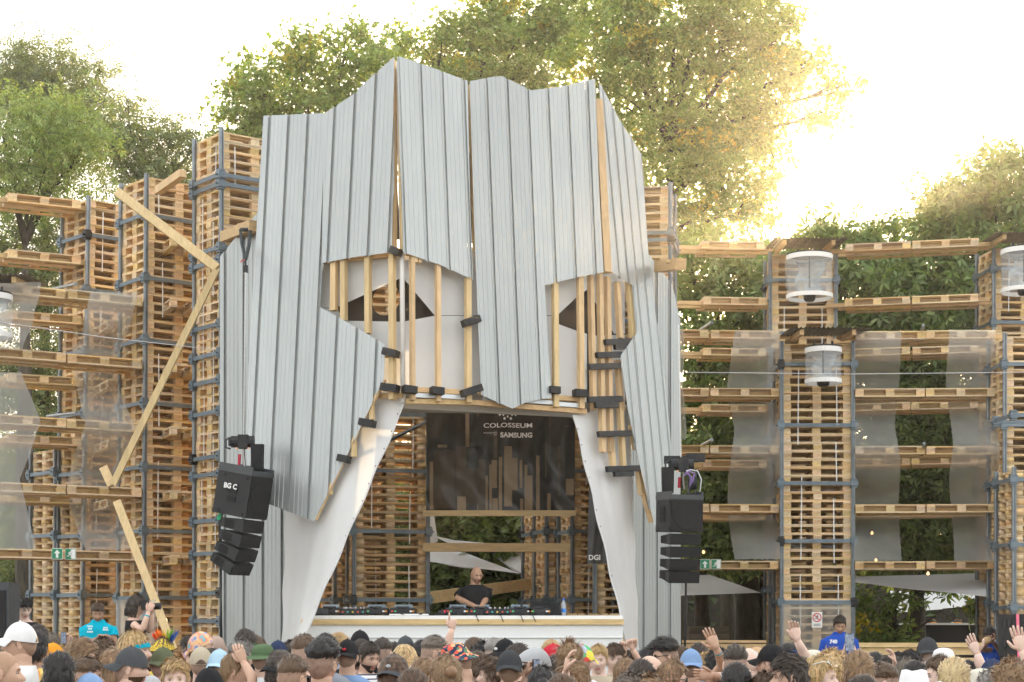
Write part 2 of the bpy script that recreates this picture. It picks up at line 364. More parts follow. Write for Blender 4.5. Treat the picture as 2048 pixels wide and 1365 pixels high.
# the joined rest
if REST:
    T = np.array(REST); n = len(T); c, s_ = np.cos(T[:,3]), np.sin(T[:,3]); V = PAL_V
    x = V[None,:,0]*c[:,None]-V[None,:,1]*s_[:,None]+T[:,0:1]; y = V[None,:,0]*s_[:,None]+V[None,:,1]*c[:,None]+T[:,1:2]; z = V[None,:,2]+T[:,2:3]
    VV = np.stack([x,y,z], -1).reshape(-1,3); FF = (PAL_F[None]+np.arange(n)[:,None,None]*len(V)).reshape(-1,4)
    tag(link('pallets', np_mesh('pallets', VV, FF, wood_in)), 'the other stacked wooden pallets low down and behind', 'pallets', kind='stuff')
print('pallets', N_PAL, 'joined', len(REST))
# loose timbers: zigzag planks over the left stacks, jetty beams
def plank(name, p, q, w, t, up, label, cat='plank', grp=None, mat=timber):
    m = MB(); m.beam(p, q, w, t, up); return tag(m.build(name, mat), label, cat, grp)
plank('diagonal_plank', W(234,384,28.2), W(434,537,27.35), .14, .06, (0,-1,.2), 'pale diagonal plank sloping down from the middle stack to the facade', grp='zigzag planks on the left')
plank('diagonal_plank', W(433,540,27.3), W(226,970,27.3), .10, .07, (0,-1,.1), 'long timber running from the facade corner down to the left deck', grp='zigzag planks on the left')
plank('diagonal_plank', W(207,935,27.5), W(224,972,27.35), .13, .05, (0,-1,.1), 'short plank end standing on the left deck', grp='zigzag planks on the left')
plank('diagonal_plank', W(234,1003,27.2), W(348,1300,26.4), .12, .06, (0,-1,.1), 'lowest plank slanting down to the crowd below the left deck', grp='zigzag planks on the left')
plank('jetty_timber', W(316,382,28.6), W(366,347,28.0), .12, .12, (0,0,1), 'short timber joining the tops of the two tallest left stacks', 'beam')
plank('jetty_timber', W(450,475,27.5), W(508,452,26.6), .16, .16, (0,0,1), 'timber jetty holding the left hoist strap', 'beam', mat=timber_h)
plank('jetty_timber', W(480,452,27.0), W(520,450,26.8), .12, .05, (0,0,1), 'flat board lying on the left hoist jetty', 'beam', mat=timber_h)
plank('jetty_timber', W(1318,535,28.2), W(1362,528,26.9), .16, .16, (0,0,1), 'timber jetty sticking out high right of the facade', 'beam', mat=timber_h)
plank('jetty_timber', W(1334,524,27.3), W(1368,524,27.2), .12, .05, (0,0,1), 'flat board on the right hoist jetty', 'beam', mat=timber_h)
# scaffold pipes between the decks
for k, (a, b) in enumerate(((W(108,578,30.6),W(152,568,28.6)),(W(95,833,30.6),W(153,826,28.7)),(W(1398,662,33),W(1424,645,30.2)),(W(1392,898,33),W(1424,880,30.2)),(W(1840,672,32.6),W(1847,651,30.4)),(W(1846,905,32.6),W(1848,887,30.4)))):
    m = MB(); m.tube([a,b], .026, 10); o = tag(m.build('scaffold_pipe', steel), 'grey scaffold pipe poking out %s' % ('by the left stacks, upper','by the left stacks, lower','above the deck right of the facade, upper','above the deck right of the facade, lower','in the middle of the right bay, upper','in the middle of the right bay, lower')[k], 'pipe', 'scaffold pipe ends')
# guy wires
for a, b, t in ((W(1358,745,29.5),W(2060,745,29),'thin steel wire strung across the right bays'),(W(-10,643,26.8),W(432,700,27.3),'thin steel wire strung across the left stacks')):
    m = MB(); m.tube([a, a.lerp(b,.5)-Vector((0,0,.03)), b], .006, 5); tag(m.build('guy_wire', M('wire', (.6,.62,.64), .4, .6)), t, 'wire')
# ================================================================== PLASTIC FILM, LANTERNS
def drape(pl, pr, D, label, fold=.05, Dr=None, weave=None):
    """film strip between two outlines given as lists of (px,py)"""
    Dr = Dr or D; ys = [p[1] for p in pl]
    def at(lst, y):
        for (x0,y0),(x1,y1) in zip(lst, lst[1:]):
            if y <= y1: return x0+(x1-x0)*(y-y0)/max(y1-y0,1e-6)
        return lst[-1][0]
    ph = random.uniform(0,6)
    def fn(u, v):
        y = ys[0]+(ys[-1]-ys[0])*v; x0, x1_ = at(pl,y), at(pr,y); x = x0+(x1_-x0)*u; d = D+(Dr-D)*u
        if weave: d += 1.45*(.5-.5*math.cos(2*PI*(y-weave[0])/weave[1]))     # woven in front of one deck and behind the next
        p = W(x,y,d); p.y += fold*math.sin(u*9+ph+v*2)*.5+fold*.6*math.sin(v*14+ph*2+u*3); return p
    m = MB(); m.grid(fn, 14, 40); tag(m.build('plastic_drape', film, smooth=True), label, 'plastic film', 'milky plastic film strips')
drape([(1470,661),(1462,720),(1452,785),(1470,860),(1456,960),(1455,1030),(1470,1119)], [(1559,661),(1559,1119)], 30.85, 'milky film strip with wavy edge left of the lantern stack', weave=(668,232))
drape([(1355,660),(1355,880)], [(1368,660),(1366,780),(1374,860),(1370,900)], 30.8, 'narrow milky film strip beside the facade right edge')
drape([(1711,663),(1708,1122)], [(1803,661),(1798,760),(1790,850),(1801,920),(1797,1000),(1804,1122)], 30.7, 'milky film strip just right of the lantern stack', weave=(668,232))
drape([(1897,660),(1892,770),(1906,890),(1899,960),(1905,1050),(1909,1122)], [(1992,660),(1992,780),(2000,900),(1994,980),(1998,1122)], 30.6, 'milky film strip near the right picture edge', weave=(668,232))
drape([(-20,566),(-20,700)], [(82,570),(66,640),(44,700)], 27.0, 'upper film strip at the left picture edge', Dr=27.3)
drape([(-20,745),(-20,1100)], [(48,757),(65,800),(81,840),(62,910),(40,960),(52,1010),(74,1096)], 26.9, 'large milky film strip at the left picture edge', Dr=27.3)
drape([(181,585),(160,680),(141,706),(150,760),(160,800),(172,850),(150,905),(132,970),(152,1050),(172,1100)], [(273,593),(262,650),(236,716),(230,750),(250,810),(268,850),(255,905),(228,970),(245,1040),(262,1108)], 27.75, 'milky film strip hung across the left deck before the stacks', Dr=28.2, weave=(603,254))
def lantern(px0, px1, yt, yb, D, label, fx=1.0, roof=None):
    r = (px1-px0)/2/F*D; c = W((px0+px1)/2, yb, D); h = (yb-yt)/F*D
    o = empty('lantern', c, 0, label, 'lantern', 'clear plastic lanterns'); n = 28
    def ring(z, rr, k=n): return [Vector((math.cos(2*PI*i/k)*rr, math.sin(2*PI*i/k)*rr, z)) for i in range(k)]
    m = MB(); m.loft([ring(z, r*(.985+.02*math.sin(z*23))) for z in np.linspace(.03,h-.03,7)], cap=False); m.build('shade', clear, o, smooth=True)
    for z0, z1 in ((0,.075),(h-.085,h)):
        m = MB(); m.loft([ring(z0,r*1.01),ring(z1,r*1.01),ring(z1,r*.955),ring(z0,r*.955),ring(z0,r*1.01)], cap=False); m.build('rim', M('white lantern rim', (.82,.82,.80), .5), o)
    m = MB(); m.loft([ring(-.05,.07,14),ring(-.02,.105,14),ring(.09,.12,14),ring(.10,.05,14)]); m.build('lamp', black_metal, o)
    m = MB()
    def crumple(u, v): 
        return Vector(((u-.5)*1.15*r+.10*r*math.sin(v*7+2)+.06*r*math.sin(u*9+v*5), r*.22*math.sin(u*8+v*6)+r*.16*math.sin(v*15-u*4), .08+v*(h-.18)))
    m.grid(crumple, 16, 18); m.build('film', M('crumpled blue film', (.62,.75,.82), .2, alpha=.45, bump=(7,1.0), spec=.7), o)
    m = MB(); m.tube([(0,0,.05),(0,0,h+.10)], .016, 6); m.loft([ring(h+.005,r*.98),ring(h+.03,r*.98)]); 
    for sx in (-.5,.5): m.tube([(sx*r,0,h),(sx*r,0,h+.12)], .02, 6)
    m.build('hanger', black_metal, o)
lantern(1573,1665,512,598,33.2,'large clear plastic lantern with white rims near the sun')
lantern(1610,1683,697,768,30.6,'smaller clear plastic lantern lower on the right stack')
lantern(2003,2092,500,586,32.6,'plastic lantern cut off at the right picture edge, high up')
lantern(-58,24,590,676,27.0,'plastic lantern cut off at the left picture edge')
roof_m = M('weathered corrugated roof', (.20,.18,.15), .7, .2, noise=(5,.4))
def canopy(px0, px1, y, D, label, dep=1.25, slope=.06):
    a, b = W(px0,y,D), W(px1,y,D); L = b.x-a.x; m = MB(); n = int(L/.019)
    def fn(u, v): return Vector((a.x+u*L, a.y-.55+v*dep, a.z+.015*math.sin(u*L*2*PI/.076)+slope*v))
    m.grid(fn, n, 1); o = empty('lantern_roof', a, 0, label, 'small roof', 'little roofs above the lanterns')
    me = m.build('sheet', roof_m, o); me.matrix_parent_inverse = Matrix.Translation(-a)
    for t in (.15,.8):
        mb = MB(); p = Vector((a.x+L*t, a.y-.45, a.z-.06)); mb.beam(p, p+Vector((0,dep-.15,slope*.9)), .07, .09); q = mb.build('rafter', timber_h, o); q.matrix_parent_inverse = Matrix.Translation(-a)
canopy(1540,1688,489,33.6,'weathered sheet roof over the large lantern near the sun')
canopy(1572,1730,666,30.9,'weathered sheet roof over the smaller lantern on the right')
canopy(1976,2110,478,33.2,'weathered sheet roof at the right picture edge')
canopy(-70,72,563,27.6,'weathered sheet roof at the left picture edge')
# ================================================================== STAGE FACADE (folded mask of sheet metal)
class Plane:
    def __init__(s, o, u, lean, z0):
        s.o = Vector((o[0], o[1], z0)); s.U = Vector((u[0], u[1], 0)).normalized(); n = Vector((s.U.y, -s.U.x, 0))
        s.V = Vector((0,0,math.cos(lean)))-n*math.sin(lean); s.N = s.U.cross(s.V).normalized()
    def uv(s, px, py, w=0):
        d = Vector(((px-CX)/F, 1, (HZ-py)/F)); o = Vector((0,0,CZ)); q = s.o+s.N*w
        p = o+d*((q-o).dot(s.N)/d.dot(s.N)); r = p-q
        return r.dot(s.U), r.dot(s.V)
    def pt(s, u, v, w=0): return s.o+s.U*u+s.V*v+s.N*w
    def px(s, x, y, w=0): u, v = s.uv(x, y, w); return s.pt(u, v, w)
C1 = Vector((X(806,25.0), 25.0, 0)); C2 = Vector((X(1180,26.35), 26.35, 0)); z0 = 5.0
uM = (C2-C1).normalized()
PL_M = Plane(C1, uM, R(5), z0); PL_L = Plane(C1, (.891,-.453), R(5), z0); PL_R = Plane(C2, (.66,.75), R(6.5), z0)
a1, b1 = Vector((X(440,27.2),27.2,0)), Vector((X(575,26.7),26.7,0)); PL_1 = Plane(a1, (b1-a1)[:2], 0, 0)
a7, b7 = Vector((X(1255,27.9),27.9,0)), Vector((X(1362,28.7),28.7,0)); PL_7 = Plane(a7, (b7-a7)[:2], 0, 0)
facade = empty('stage_facade', (0,26,0), 0, 'tall folded stage front of grey ribbed metal sheets with two eye openings', 'stage facade')
FINV = Matrix.Translation((0,-26,0))
def fpart(mb, name, mat, smooth=False):
    o = mb.build(name, mat, facade, smooth=smooth); o.matrix_parent_inverse = FINV; return o
PER = .335
PROF = [(0,0),(.022,.012),(.045,.012),(.062,-.030),(.172,-.030),(.190,0),(.345,0),(.36,-.0045),(.375,0),(.555,0),(.57,-.0045),(.585,0),(.765,0),(.78,-.0045),(.795,0),(1,0)]
def clip(poly, k, val, keep):
    out = []
    for i in range(len(poly)):
        a, b = poly[i-1], poly[i]; ia = (a[k]-val)*keep >= 0; ib = (b[k]-val)*keep >= 0
        if ia != ib: t = (val-a[k])/(b[k]-a[k]); out.append(tuple(a[j]+(b[j]-a[j])*t for j in (0,1)))
        if ib: out.append(b)
    return out
def sheets(plane, pix, w=.12, phase=0., name='metal_sheet', per=PER, rib=1.0, n_ribs=3, mat=None):
    poly = [plane.uv(x, y, w) for x, y in pix]; u0 = min(p[0] for p in poly); u1 = max(p[0] for p in poly)
    k0 = math.floor((u0-phase)/(per*n_ribs)); k1 = math.ceil((u1-phase)/(per*n_ribs))
    for k in range(k0, k1):
        m = MB(); lap = 0.003*(k % 2)
        for r in range(n_ribs):
            base = phase+(k*n_ribs+r)*per
            for (ta, wa), (tb, wb) in zip(PROF, PROF[1:]):
                ua, ub = base+ta*per, base+tb*per
                if ub <= u0 or ua >= u1: continue
                pc = clip(clip(poly, 0, ua, 1), 0, ub, -1)
                if len(pc) < 3: continue
                V = []
                for (u, v) in pc:
                    f = (u-ua)/(ub-ua); V.append(plane.pt(u, v, w+lap+rib*(wa+(wb-wa)*f)))
                m.add(V, [tuple(range(len(V)))])
        if m.n:
            o = fpart(m, name, mat or metal)
            sc = MB()      # screw heads along the ribs
            for r in range(n_ribs):
                u = phase+(k*n_ribs+r)*per+.42*per
                vs_ = sorted(p[1] for p in poly)
                v = vs_[0]+.3
                while v < vs_[-1]:
                    # inside test
                    ins = False
                    for i in range(len(poly)):
                        (xa,ya),(xb,yb) = poly[i-1], poly[i]
                        if (ya > v) != (yb > v) and u < (xb-xa)*(v-ya)/(yb-ya)+xa: ins = not ins
                    if ins and u0 < u < u1:
                        p = plane.pt(u+random.uniform(-.02,.02), v+random.uniform(-.02,.02), w+.004); sc.box(p, (.016,.016,.016))
                    v += random.uniform(.75,.95)
            if sc.n: so = sc.build('screws', metal, o)
            if sc.n: so.matrix_parent_inverse = FINV
# left cheek and brow
sheets(PL_L, [(527,232),(656,226),(652,400),(647,528),(636,612),(704,650),(771,690),(768,758),(700,900),(628,1043),(547,1012),(488,992),(499,700),(512,480)], phase=-.09)
sheets(PL_L, [(649,227),(705,190),(745,152),(789,114),(784,505),(700,516),(643,527)], w=.135, phase=.04)
sheets(PL_M, [(796,112),(868,137),(935,162),(940,400),(946,560),(880,530),(806,505)], phase=.02)
sheets(PL_M, [(939,163),(985,154),(1005,153),(1062,181),(1120,174),(1190,158),(1198,380),(1207,545),(1150,556),(1090,571),(1097,700),(1103,797),(1085,798),(1050,806),(1025,818),(990,803),(962,790),(950,500)], phase=.05)
# right face, very oblique
sheets(PL_R, [(1198,163),(1222,208),(1240,242),(1262,275),(1283,310),(1296,500),(1312,640),(1290,655),(1276,664),(1268,572),(1245,560),(1222,543),(1210,380)], phase=0, per=.21, n_ribs=5)
sheets(PL_R, [(1276,662),(1290,653),(1312,638),(1330,760),(1352,1000),(1345,1040),(1309,1052),(1278,925),(1256,820),(1241,712),(1258,688)], phase=0, per=.21, n_ribs=5, w=.125)
# outer wings standing behind, down to the ground
sheets(PL_1, [(440,514),(482,462),(526,414),(560,414),(572,1000),(572,1500),(440,1500)], w=0, phase=.06, name='wing_sheet')
sheets(PL_7, [(1270,480),(1300,512),(1345,571),(1360,640),(1362,1500),(1262,1500),(1262,500)], w=0, phase=.02, name='wing_sheet', per=.30)
# studs, blocks, rails
def stud(pl, x0, y0, x1, y1, wd=.07, dp=.09, w=.0, mat=timber, name='stud'):
    m = MB(); p, q = pl.px(x0,y0,w), pl.px(x1,y1,w); m.beam(p, q, wd, dp, pl.N); return fpart(m, name, mat)
for x0,y0,x1,y1,wd in ((669,523,668,622,.085),(687.5,520,688,642,.075),(736,512,736.5,668,.075),(784.5,500,785,800,.075)): stud(PL_L, x0,y0,x1,y1, wd, .09, .05)
for x0,y0,x1,y1,wd in ((824,505,825,801,.055),(829.5,511,829.5,526,.05),(838,512,838,527,.05),(875.5,530,876,804,.06),(935.5,556,936.5,806,.075),(1110,560,1111,815,.075),(1160,552,1162,818,.08)): stud(PL_M, x0,y0,x1,y1, wd, .09, .05)
for x0,y0,x1,y1,wd in ((1181,552,1187,820,.085),(1199,550,1205,905,.085),(1214,555,1221,905,.085),(1234,565,1240,677,.085),(1256,560,1266,680,.085),(1234,722,1243,822,.085),(1239,800,1246,935,.085),(1262,850,1272,900,.085),(1220,870,1226,935,.085),(1277,943,1283,990,.085),(1286,985,1303,1045,.06),(1292,985,1308,1040,.06)): stud(PL_R, x0,y0,x1,y1, wd, .07, .02)
# studs hidden behind the sheets carry on up the faces (seen in the gaps)
for x0,y0,x1,y1 in ((786,120,784,505),(790,140,788,505)): stud(PL_L, x0,y0,x1,y1,.05,.09,.03)
stud(PL_M, 800,122,806,505,.05,.09,.03); stud(PL_M, 941,170,950,500,.04,.09,.04); stud(PL_M, 1196,200,1214,545,.12,.08,.06)
for pl, segs in ((PL_L, ((643,524,800,508),(560,300,785,300),(560,700,800,712),(640,795,806,792))), (PL_M, ((812,506,940,520),(812,300,1190,300),(812,779,940,786),(960,786,1168,800),(812,803,950,806),(950,806,1172,824)))):
    for x0,y0,x1,y1 in segs: stud(pl, x0,y0,x1,y1,.07,.06,-.02, timber_h, 'rail')
for x0,y0,x1,y1 in ((826,791,872,793),(880,793,932,796),(965,797,1104,806),(1116,809,1156,812)): stud(PL_M, x0,y0,x1,y1,.06,.05,.02, M('pale metal rail', (.62,.65,.66), .4, .4), 'rail')
stud(PL_R, 1192,305,1250,300,.07,.06,-.1,timber_h,'rail')
# wooden trim along the cut edges
for pl, pts in ((PL_L, ((768,760),(745,805),(720,850),(690,912),(655,985),(629,1040))),(PL_R, ((1243,715),(1258,822),(1280,928),(1306,1045)))):
    for (xa,ya),(xb,yb) in zip(pts, pts[1:]): stud(pl, xa+2,ya,xb+2,yb,.035,.05,.09,timber,'edge_batten')
for x,y,h in ((744,806,34),(708,880,34),(685,905,20),(660,968,22),(628,1010,30)): stud(PL_L, x,y,x,y+h,.06,.06,.07,timber,'stud')
def block(pl, x0,y0,x1,y1, th=.10, dp=.12, w=.12): return stud(pl, x0,y0,x1,y1, th, dp, w, black_wood, 'black_block')
for a in ((768,703,795,709),(764,774,796,778),(721,844,748,849),(678,916,698,920),(783,500,800,506)): block(PL_L, *a)
for a in ((926,648,958,638),(924,788,962,776),(806,778,832,782),(862,781,886,784),(1098,780,1118,782),(1148,786,1172,788)): block(PL_M, *a)
for a in ((1210,685,1265,683),(1229,694,1254,693),(1193,711,1250,709),(1177,734,1239,732),(1176,800,1244,798),(1196,869,1261,867),(1213,939,1278,937),(1190,811,1236,810),(1228,948,1266,947)): block(PL_R, *a, th=.085, dp=.05, w=.09)
# white corner pole and membrane with the eye shaped cut-outs
m = MB(); m.tube([PL_M.px(797,125,-.06), PL_M.px(804,500,-.06), PL_M.px(806,806,-.06)], .036, 14); fpart(m, 'corner_pole', M('white wrapped pole', (.80,.80,.79), .45), True)
def membrane(pl, pix, w=-.10):
    uvs = [pl.uv(x,y,w) for x, y in pix]; m = MB(); m.add([pl.pt(u,v,w) for u, v in uvs], [tuple(range(len(uvs)))]); return fpart(m, 'membrane', fabric_w)
membrane(PL_L, [(600,500),(803,500),(803,556),(672,616),(600,616)]); membrane(PL_L, [(600,617),(673,617),(690,642),(803,644),(803,800),(600,800)])
membrane(PL_M, [(806,495),(1000,495),(1000,631),(869,631),(806,556)]); membrane(PL_M, [(806,644),(869,632),(1000,632),(1000,790),(806,772)])
membrane(PL_M, [(1060,520),(1174,520),(1174,580),(1155,593),(1115,631),(1060,631)]); membrane(PL_M, [(1060,632),(1115,632),(1115,648),(1156,663),(1174,668),(1174,805),(1060,790)])
membrane(PL_R, [(1180,550),(1250,545),(1250,668),(1228,668),(1180,588)], w=-.35); membrane(PL_R, [(1180,672),(1250,670),(1250,850),(1180,850)], w=-.35)
# black mesh behind the eyes, the left one with a round hole
def disc_hole(pl, pix, c, r, w):
    uo = [pl.uv(x,y,w) for x, y in pix]; cu = pl.uv(*c, w); n = 32; rr = r/F*25.5
    inner = [(cu[0]+math.cos(2*PI*i/n)*rr, cu[1]+math.sin(2*PI*i/n)*rr) for i in range(n)]
    outer = []
    for i in range(n):
        dx, dy = math.cos(2*PI*i/n), math.sin(2*PI*i/n); t = 1e9
        us = [p[0] for p in uo]; vs_ = [p[1] for p in uo]
        for lim, o_, d_ in ((max(us),cu[0],dx),(min(us),cu[0],dx),(max(vs_),cu[1],dy),(min(vs_),cu[1],dy)):
            if abs(d_) > 1e-6:
                k = (lim-o_)/d_
                if k > 0: t = min(t, k)
        outer.append((cu[0]+dx*t, cu[1]+dy*t))
    m = MB(); m.add([pl.pt(u,v,w) for u, v in inner+outer], [(i,(i+1)%n,n+(i+1)%n,n+i) for i in range(n)]); fpart(m, 'eye_mesh', black_mesh)
disc_hole(PL_L, [(620,520),(806,520),(806,700),(620,700)], (772,600), 32, -.24)
m = MB(); m.add([PL_M.px(x,y,-.24) for x, y in ((806,520),(930,520),(930,700),(806,700))], [(0,1,2,3)]); fpart(m, 'eye_mesh', black_mesh)
m = MB(); m.add([PL_M.px(x,y,-.2) for x, y in ((1090,560),(1178,560),(1178,700),(1090,700))], [(0,1,2,3)]); fpart(m, 'eye_mesh', black_mesh)
m = MB(); m.add([PL_R.px(x,y,-.5) for x, y in ((1182,560),(1245,560),(1245,700),(1182,700))], [(0,1,2,3)]); fpart(m, 'eye_mesh', black_mesh)
# added dark backing behind the metal, stops light leaking through the hollow mask
light_block_m = M('dark inner lining', (.10,.09,.08), .9)
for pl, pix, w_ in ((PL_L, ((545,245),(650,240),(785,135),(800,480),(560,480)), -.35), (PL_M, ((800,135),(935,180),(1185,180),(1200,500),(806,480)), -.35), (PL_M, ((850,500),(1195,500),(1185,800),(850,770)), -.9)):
    m = MB(); m.add([pl.px(x,y,w_) for x, y in pix], [tuple(range(len(pix)))]); fpart(m, 'light_block', light_block_m)
# the two white side curtains framing the opening
def curtain(tl, tr, br, bl, D4, label, seed):
    P = [W(p[0],p[1],d) for p, d in zip((tl,tr,br,bl), D4)]; r_ = random.Random(seed); ph = [r_.uniform(0,6) for _ in range(4)]
    def fn(u, v):
        a = P[0].lerp(P[1], u); b = P[3].lerp(P[2], u); p = a.lerp(b, v)
        e = math.sin(PI*u)**.5*math.sin(PI*min(v*1.0,1))**.3
        p.y += e*(.035*math.sin(u*11+v*5+ph[0])+.025*math.sin(u*23-v*7+ph[1])+.03*math.sin(v*13+u*4+ph[2]))
        p.x += .012*math.sin(v*26+ph[3])*(1 if u < .02 or u > .98 else 0)
        return p
    m = MB(); m.grid(fn, 40, 70); o = tag(m.build('curtain', fabric_w, smooth=True), label, 'curtain', 'white curtains framing the stage opening')
    return o, fn
oL, fL = curtain((578,785),(813,799),(597,1300),(563,1300),(26.2,25.1,24.7,26.5),'white fabric curtain at the left of the stage opening',3)
oR, fR = curtain((1147,831),(1258,810),(1278,1300),(1257,1300),(26.25,27.3,27.4,25.7),'white fabric curtain at the right of the stage opening',5)
ey = M('dark eyelet', (.1,.1,.11), .4, .6)
for o, fn, uu in ((oL,fL,.985),(oR,fR,.02)):
    m = MB()
    for k in range(13): m.box(fn(uu, .06+k*.07)+Vector((0,-.02,0)), (.014,.02,.014))
    m.build('eyelets', ey, o)
    m = MB(); m.tube([fn(1.0 if uu > .5 else 0.0, t)+Vector((0,-.004,0)) for t in np.linspace(0,1,30)], .014, 6); m.build('hem', fabric_w, o)
# ceiling strips
def strip(p, q, w, t, label): m = MB(); m.beam(p, q, w, t, (0,0,1)); tag(m.build('ceiling_strip', M('grey canvas strip', (.5,.49,.46), .8)), label, 'ceiling strip', 'canvas strips under the facade head')
strip(W(806,812,25.4), W(1150,829,26.6), .12, .085, 'grey canvas covered beam across the top of the stage opening')
strip(W(830,806,25.6), W(912,818,28.4), .35, .02, 'grey canvas strip running back under the facade on the left')
strip(W(906,818,28.2), W(1010,815,26.6), .30, .02, 'grey canvas strip slanting forward under the facade middle')
for a, b, l in ((W(750,895,27.2),W(858,842,29),'black diagonal brace pole inside the stage left'),): m = MB(); m.tube([a,b], .03, 8); tag(m.build('brace_pole', black_metal), l, 'pole')
# stage box behind: roof and rear of the mask so its inside is dark
m = MB()
m.add([PL_L.px(560,780,-.5), PL_M.px(806,780,-.5), PL_M.px(1180,800,-.5), Vector((2.2,27.6,5.1)), Vector((-2.6,27.4,5.1))], [(0,1,2,3,4)])
tag(m.build('stage_ceiling', M('grey canvas ceiling', (.4,.39,.37), .9)), 'dark ceiling inside the stage opening', 'ceiling')
floor_m = M('stage plywood', (.25,.19,.12), .8, noise=(3,.3))
m = MB(); m.box((.1,28.4,.45), (6.6,6.2,.9)); tag(m.build('stage_platform', floor_m), 'plywood stage platform the DJ stands on', 'stage')
# ================================================================== TEXT
def text_geo(body, size, bold=0.0, sx=1.0):
    cu = bpy.data.curves.new('t', 'FONT'); cu.body = body; cu.size = size; cu.align_x = 'CENTER'; cu.align_y = 'CENTER'; cu.offset = bold; cu.resolution_u = 3
    ob = bpy.data.objects.new('t', cu); COL.objects.link(ob); dg = bpy.context.evaluated_depsgraph_get(); me = bpy.data.meshes.new_from_object(ob.evaluated_get(dg))
    V = [(v.co.x*sx, v.co.y) for v in me.vertices]; Fc = [tuple(p.vertices) for p in me.polygons]
    bpy.data.objects.remove(ob); bpy.data.curves.remove(cu); bpy.data.meshes.remove(me); return V, Fc
# ================================================================== BANNER
BD = 28.6; bx0, bx1, bz0, bz1 = X(853,BD), X(1150,BD), Z(1024,BD), Z(822,BD); bw, bh = bx1-bx0, bz1-bz0
def bsurf(u, v, d=0):
    """u 0..1 left to right, v 0..1 bottom to top"""
    f = .035*math.sin(u*31+1.5*math.sin(v*3))*(.35+.65*v)+.030*math.sin(u*13+v*4+1)+.022*math.sin((u*1.3+v)*17)*(1-v)+.05*math.sin((u-v*.35)*9)*(1-v)*.7
    return Vector((bx0+u*bw, BD+f-d, bz0+v*bh))
banner = empty('banner', (0,BD,bz0), 0, 'hanging black banner printed with brown bars and white stage lettering', 'banner')
BINV = Matrix.Translation((0,-BD,-bz0))
vinyl = M('black banner vinyl', (.022,.019,.016), .32, noise=(3,.4), bump=(5,.25), spec=.6)
m = MB(); m.grid(lambda u,v: bsurf(u,v), 90, 60); o = m.build('sheet', vinyl, banner, smooth=True); o.matrix_parent_inverse = BINV
brown = M('brown banner print', (.29,.20,.115), .4, noise=(3,.25), spec=.5); brown2 = M('dull brown banner print', (.10,.075,.05), .38, noise=(2.5,.45), spec=.5)
white_print = M('white print', (.88,.87,.85), .6)
# printed bars: (x0,y0,x1,y1) measured on the 1911 x 1365 enlargement of the banner
BARS = [(550,200,592,570,0),(160,730,200,1250,0),(250,550,350,580,0),(445,560,560,1110,1),(460,1105,557,1270,0),(330,600,440,1240,1),(205,620,330,1240,1),(560,800,690,1200,1),(690,700,770,1270,1),(760,880,795,1270,0),(810,760,840,1270,0),(835,710,895,1015,0),(845,1130,905,1270,0),(915,680,950,1270,0),(975,565,1060,1220,0),(1060,690,1120,1045,0),(1142,715,1172,1020,0),(1148,1135,1180,1275,0),(1195,770,1228,1275,0),(1228,885,1283,1278,0),(1322,665,1360,1278,0),(1442,1075,1482,1278,0),(1648,915,1735,1095,0),(1640,340,1675,360,1),(1465,240,1488,340,1),(1420,520,1440,900,1),(1560,560,1590,1100,1),(680,1160,718,1270,0),(667,200,705,235,1),(860,380,900,700,1)]
def b_at(zx, zy): return (((zx/5.46+830)-853)/297, 1-((zy/5.46+790)-822)/202)
for b in BARS:
    (u0,v1),(u1,v0) = b_at(b[0],b[1]), b_at(b[2],b[3]); u0, u1, v0, v1 = max(u0,.002), min(u1,.998), max(v0,.004), min(v1,.998)
    m = MB(); m.grid(lambda u,v: bsurf(u0+(u1-u0)*u, v0+(v1-v0)*v, .006+.0015*b[4]), max(2,int((u1-u0)*90)), max(2,int((v1-v0)*60))); o = m.build('printed_bar', (brown,brown2)[b[4]], banner, smooth=True); o.matrix_parent_inverse = BINV
def b_text(body, zx0, zx1, zyc, zh, bold):
    V, Fc = text_geo(body, 1.0, bold); xs = [p[0] for p in V]; ys = [p[1] for p in V]
    u0, vc = b_at(zx0, zyc); u1, _ = b_at(zx1, zyc); vh = zh/5.46/202
    P = [bsurf(u0+(x-min(xs))/(max(xs)-min(xs))*(u1-u0), vc+((y-min(ys))/(max(ys)-min(ys))-.5)*vh, .013) for x, y in V]
    m = MB(); m.add(P, Fc); o = m.build('lettering', white_print, banner); o.matrix_parent_inverse = BINV
b_text('COLOSSEUM', 748, 1280, 335, 52, .02); b_text('SAMSUNG', 932, 1280, 442, 58, .035); b_text('SPONSORED', 748, 896, 415, 14, .0); b_text('BY', 864, 896, 437, 13, .0)
m = MB()          # fan of checks above the lettering
for ring_, r0_, r1_ in ((0,66,88),(1,92,118)):
    for k in range(9):
        if (k+ring_) % 2: continue
        a0, a1 = PI+k*PI/9+.05, PI+(k+1)*PI/9-.05; q = []
        for rr, aa in ((r0_,a0),(r1_,a0),(r1_,a1),(r0_,a1)): q.append(bsurf(*b_at(1012+rr*math.cos(aa)*.95, 165-rr*math.sin(aa)), .012))
        m.add(q, [(0,1,2,3)])
o = m.build('emblem', white_print, banner); o.matrix_parent_inverse = BINV
plank('banner_rail', W(846,1027,28.55), W(1152,1027,28.55), .06, .09, (0,0,1), 'timber rail under the black banner', 'beam', mat=timber_h)
plank('stage_beam', W(846,1095,29.6), W(1140,1096,29.6), .12, .14, (0,0,1), 'horizontal timber beam behind the DJ', 'beam', mat=timber_h)
plank('stage_plank', W(846,1198,30.2), W(1060,1168,33), .05, .20, (0,0,1), 'slanted broad plank behind the DJ', 'plank', mat=timber_h)
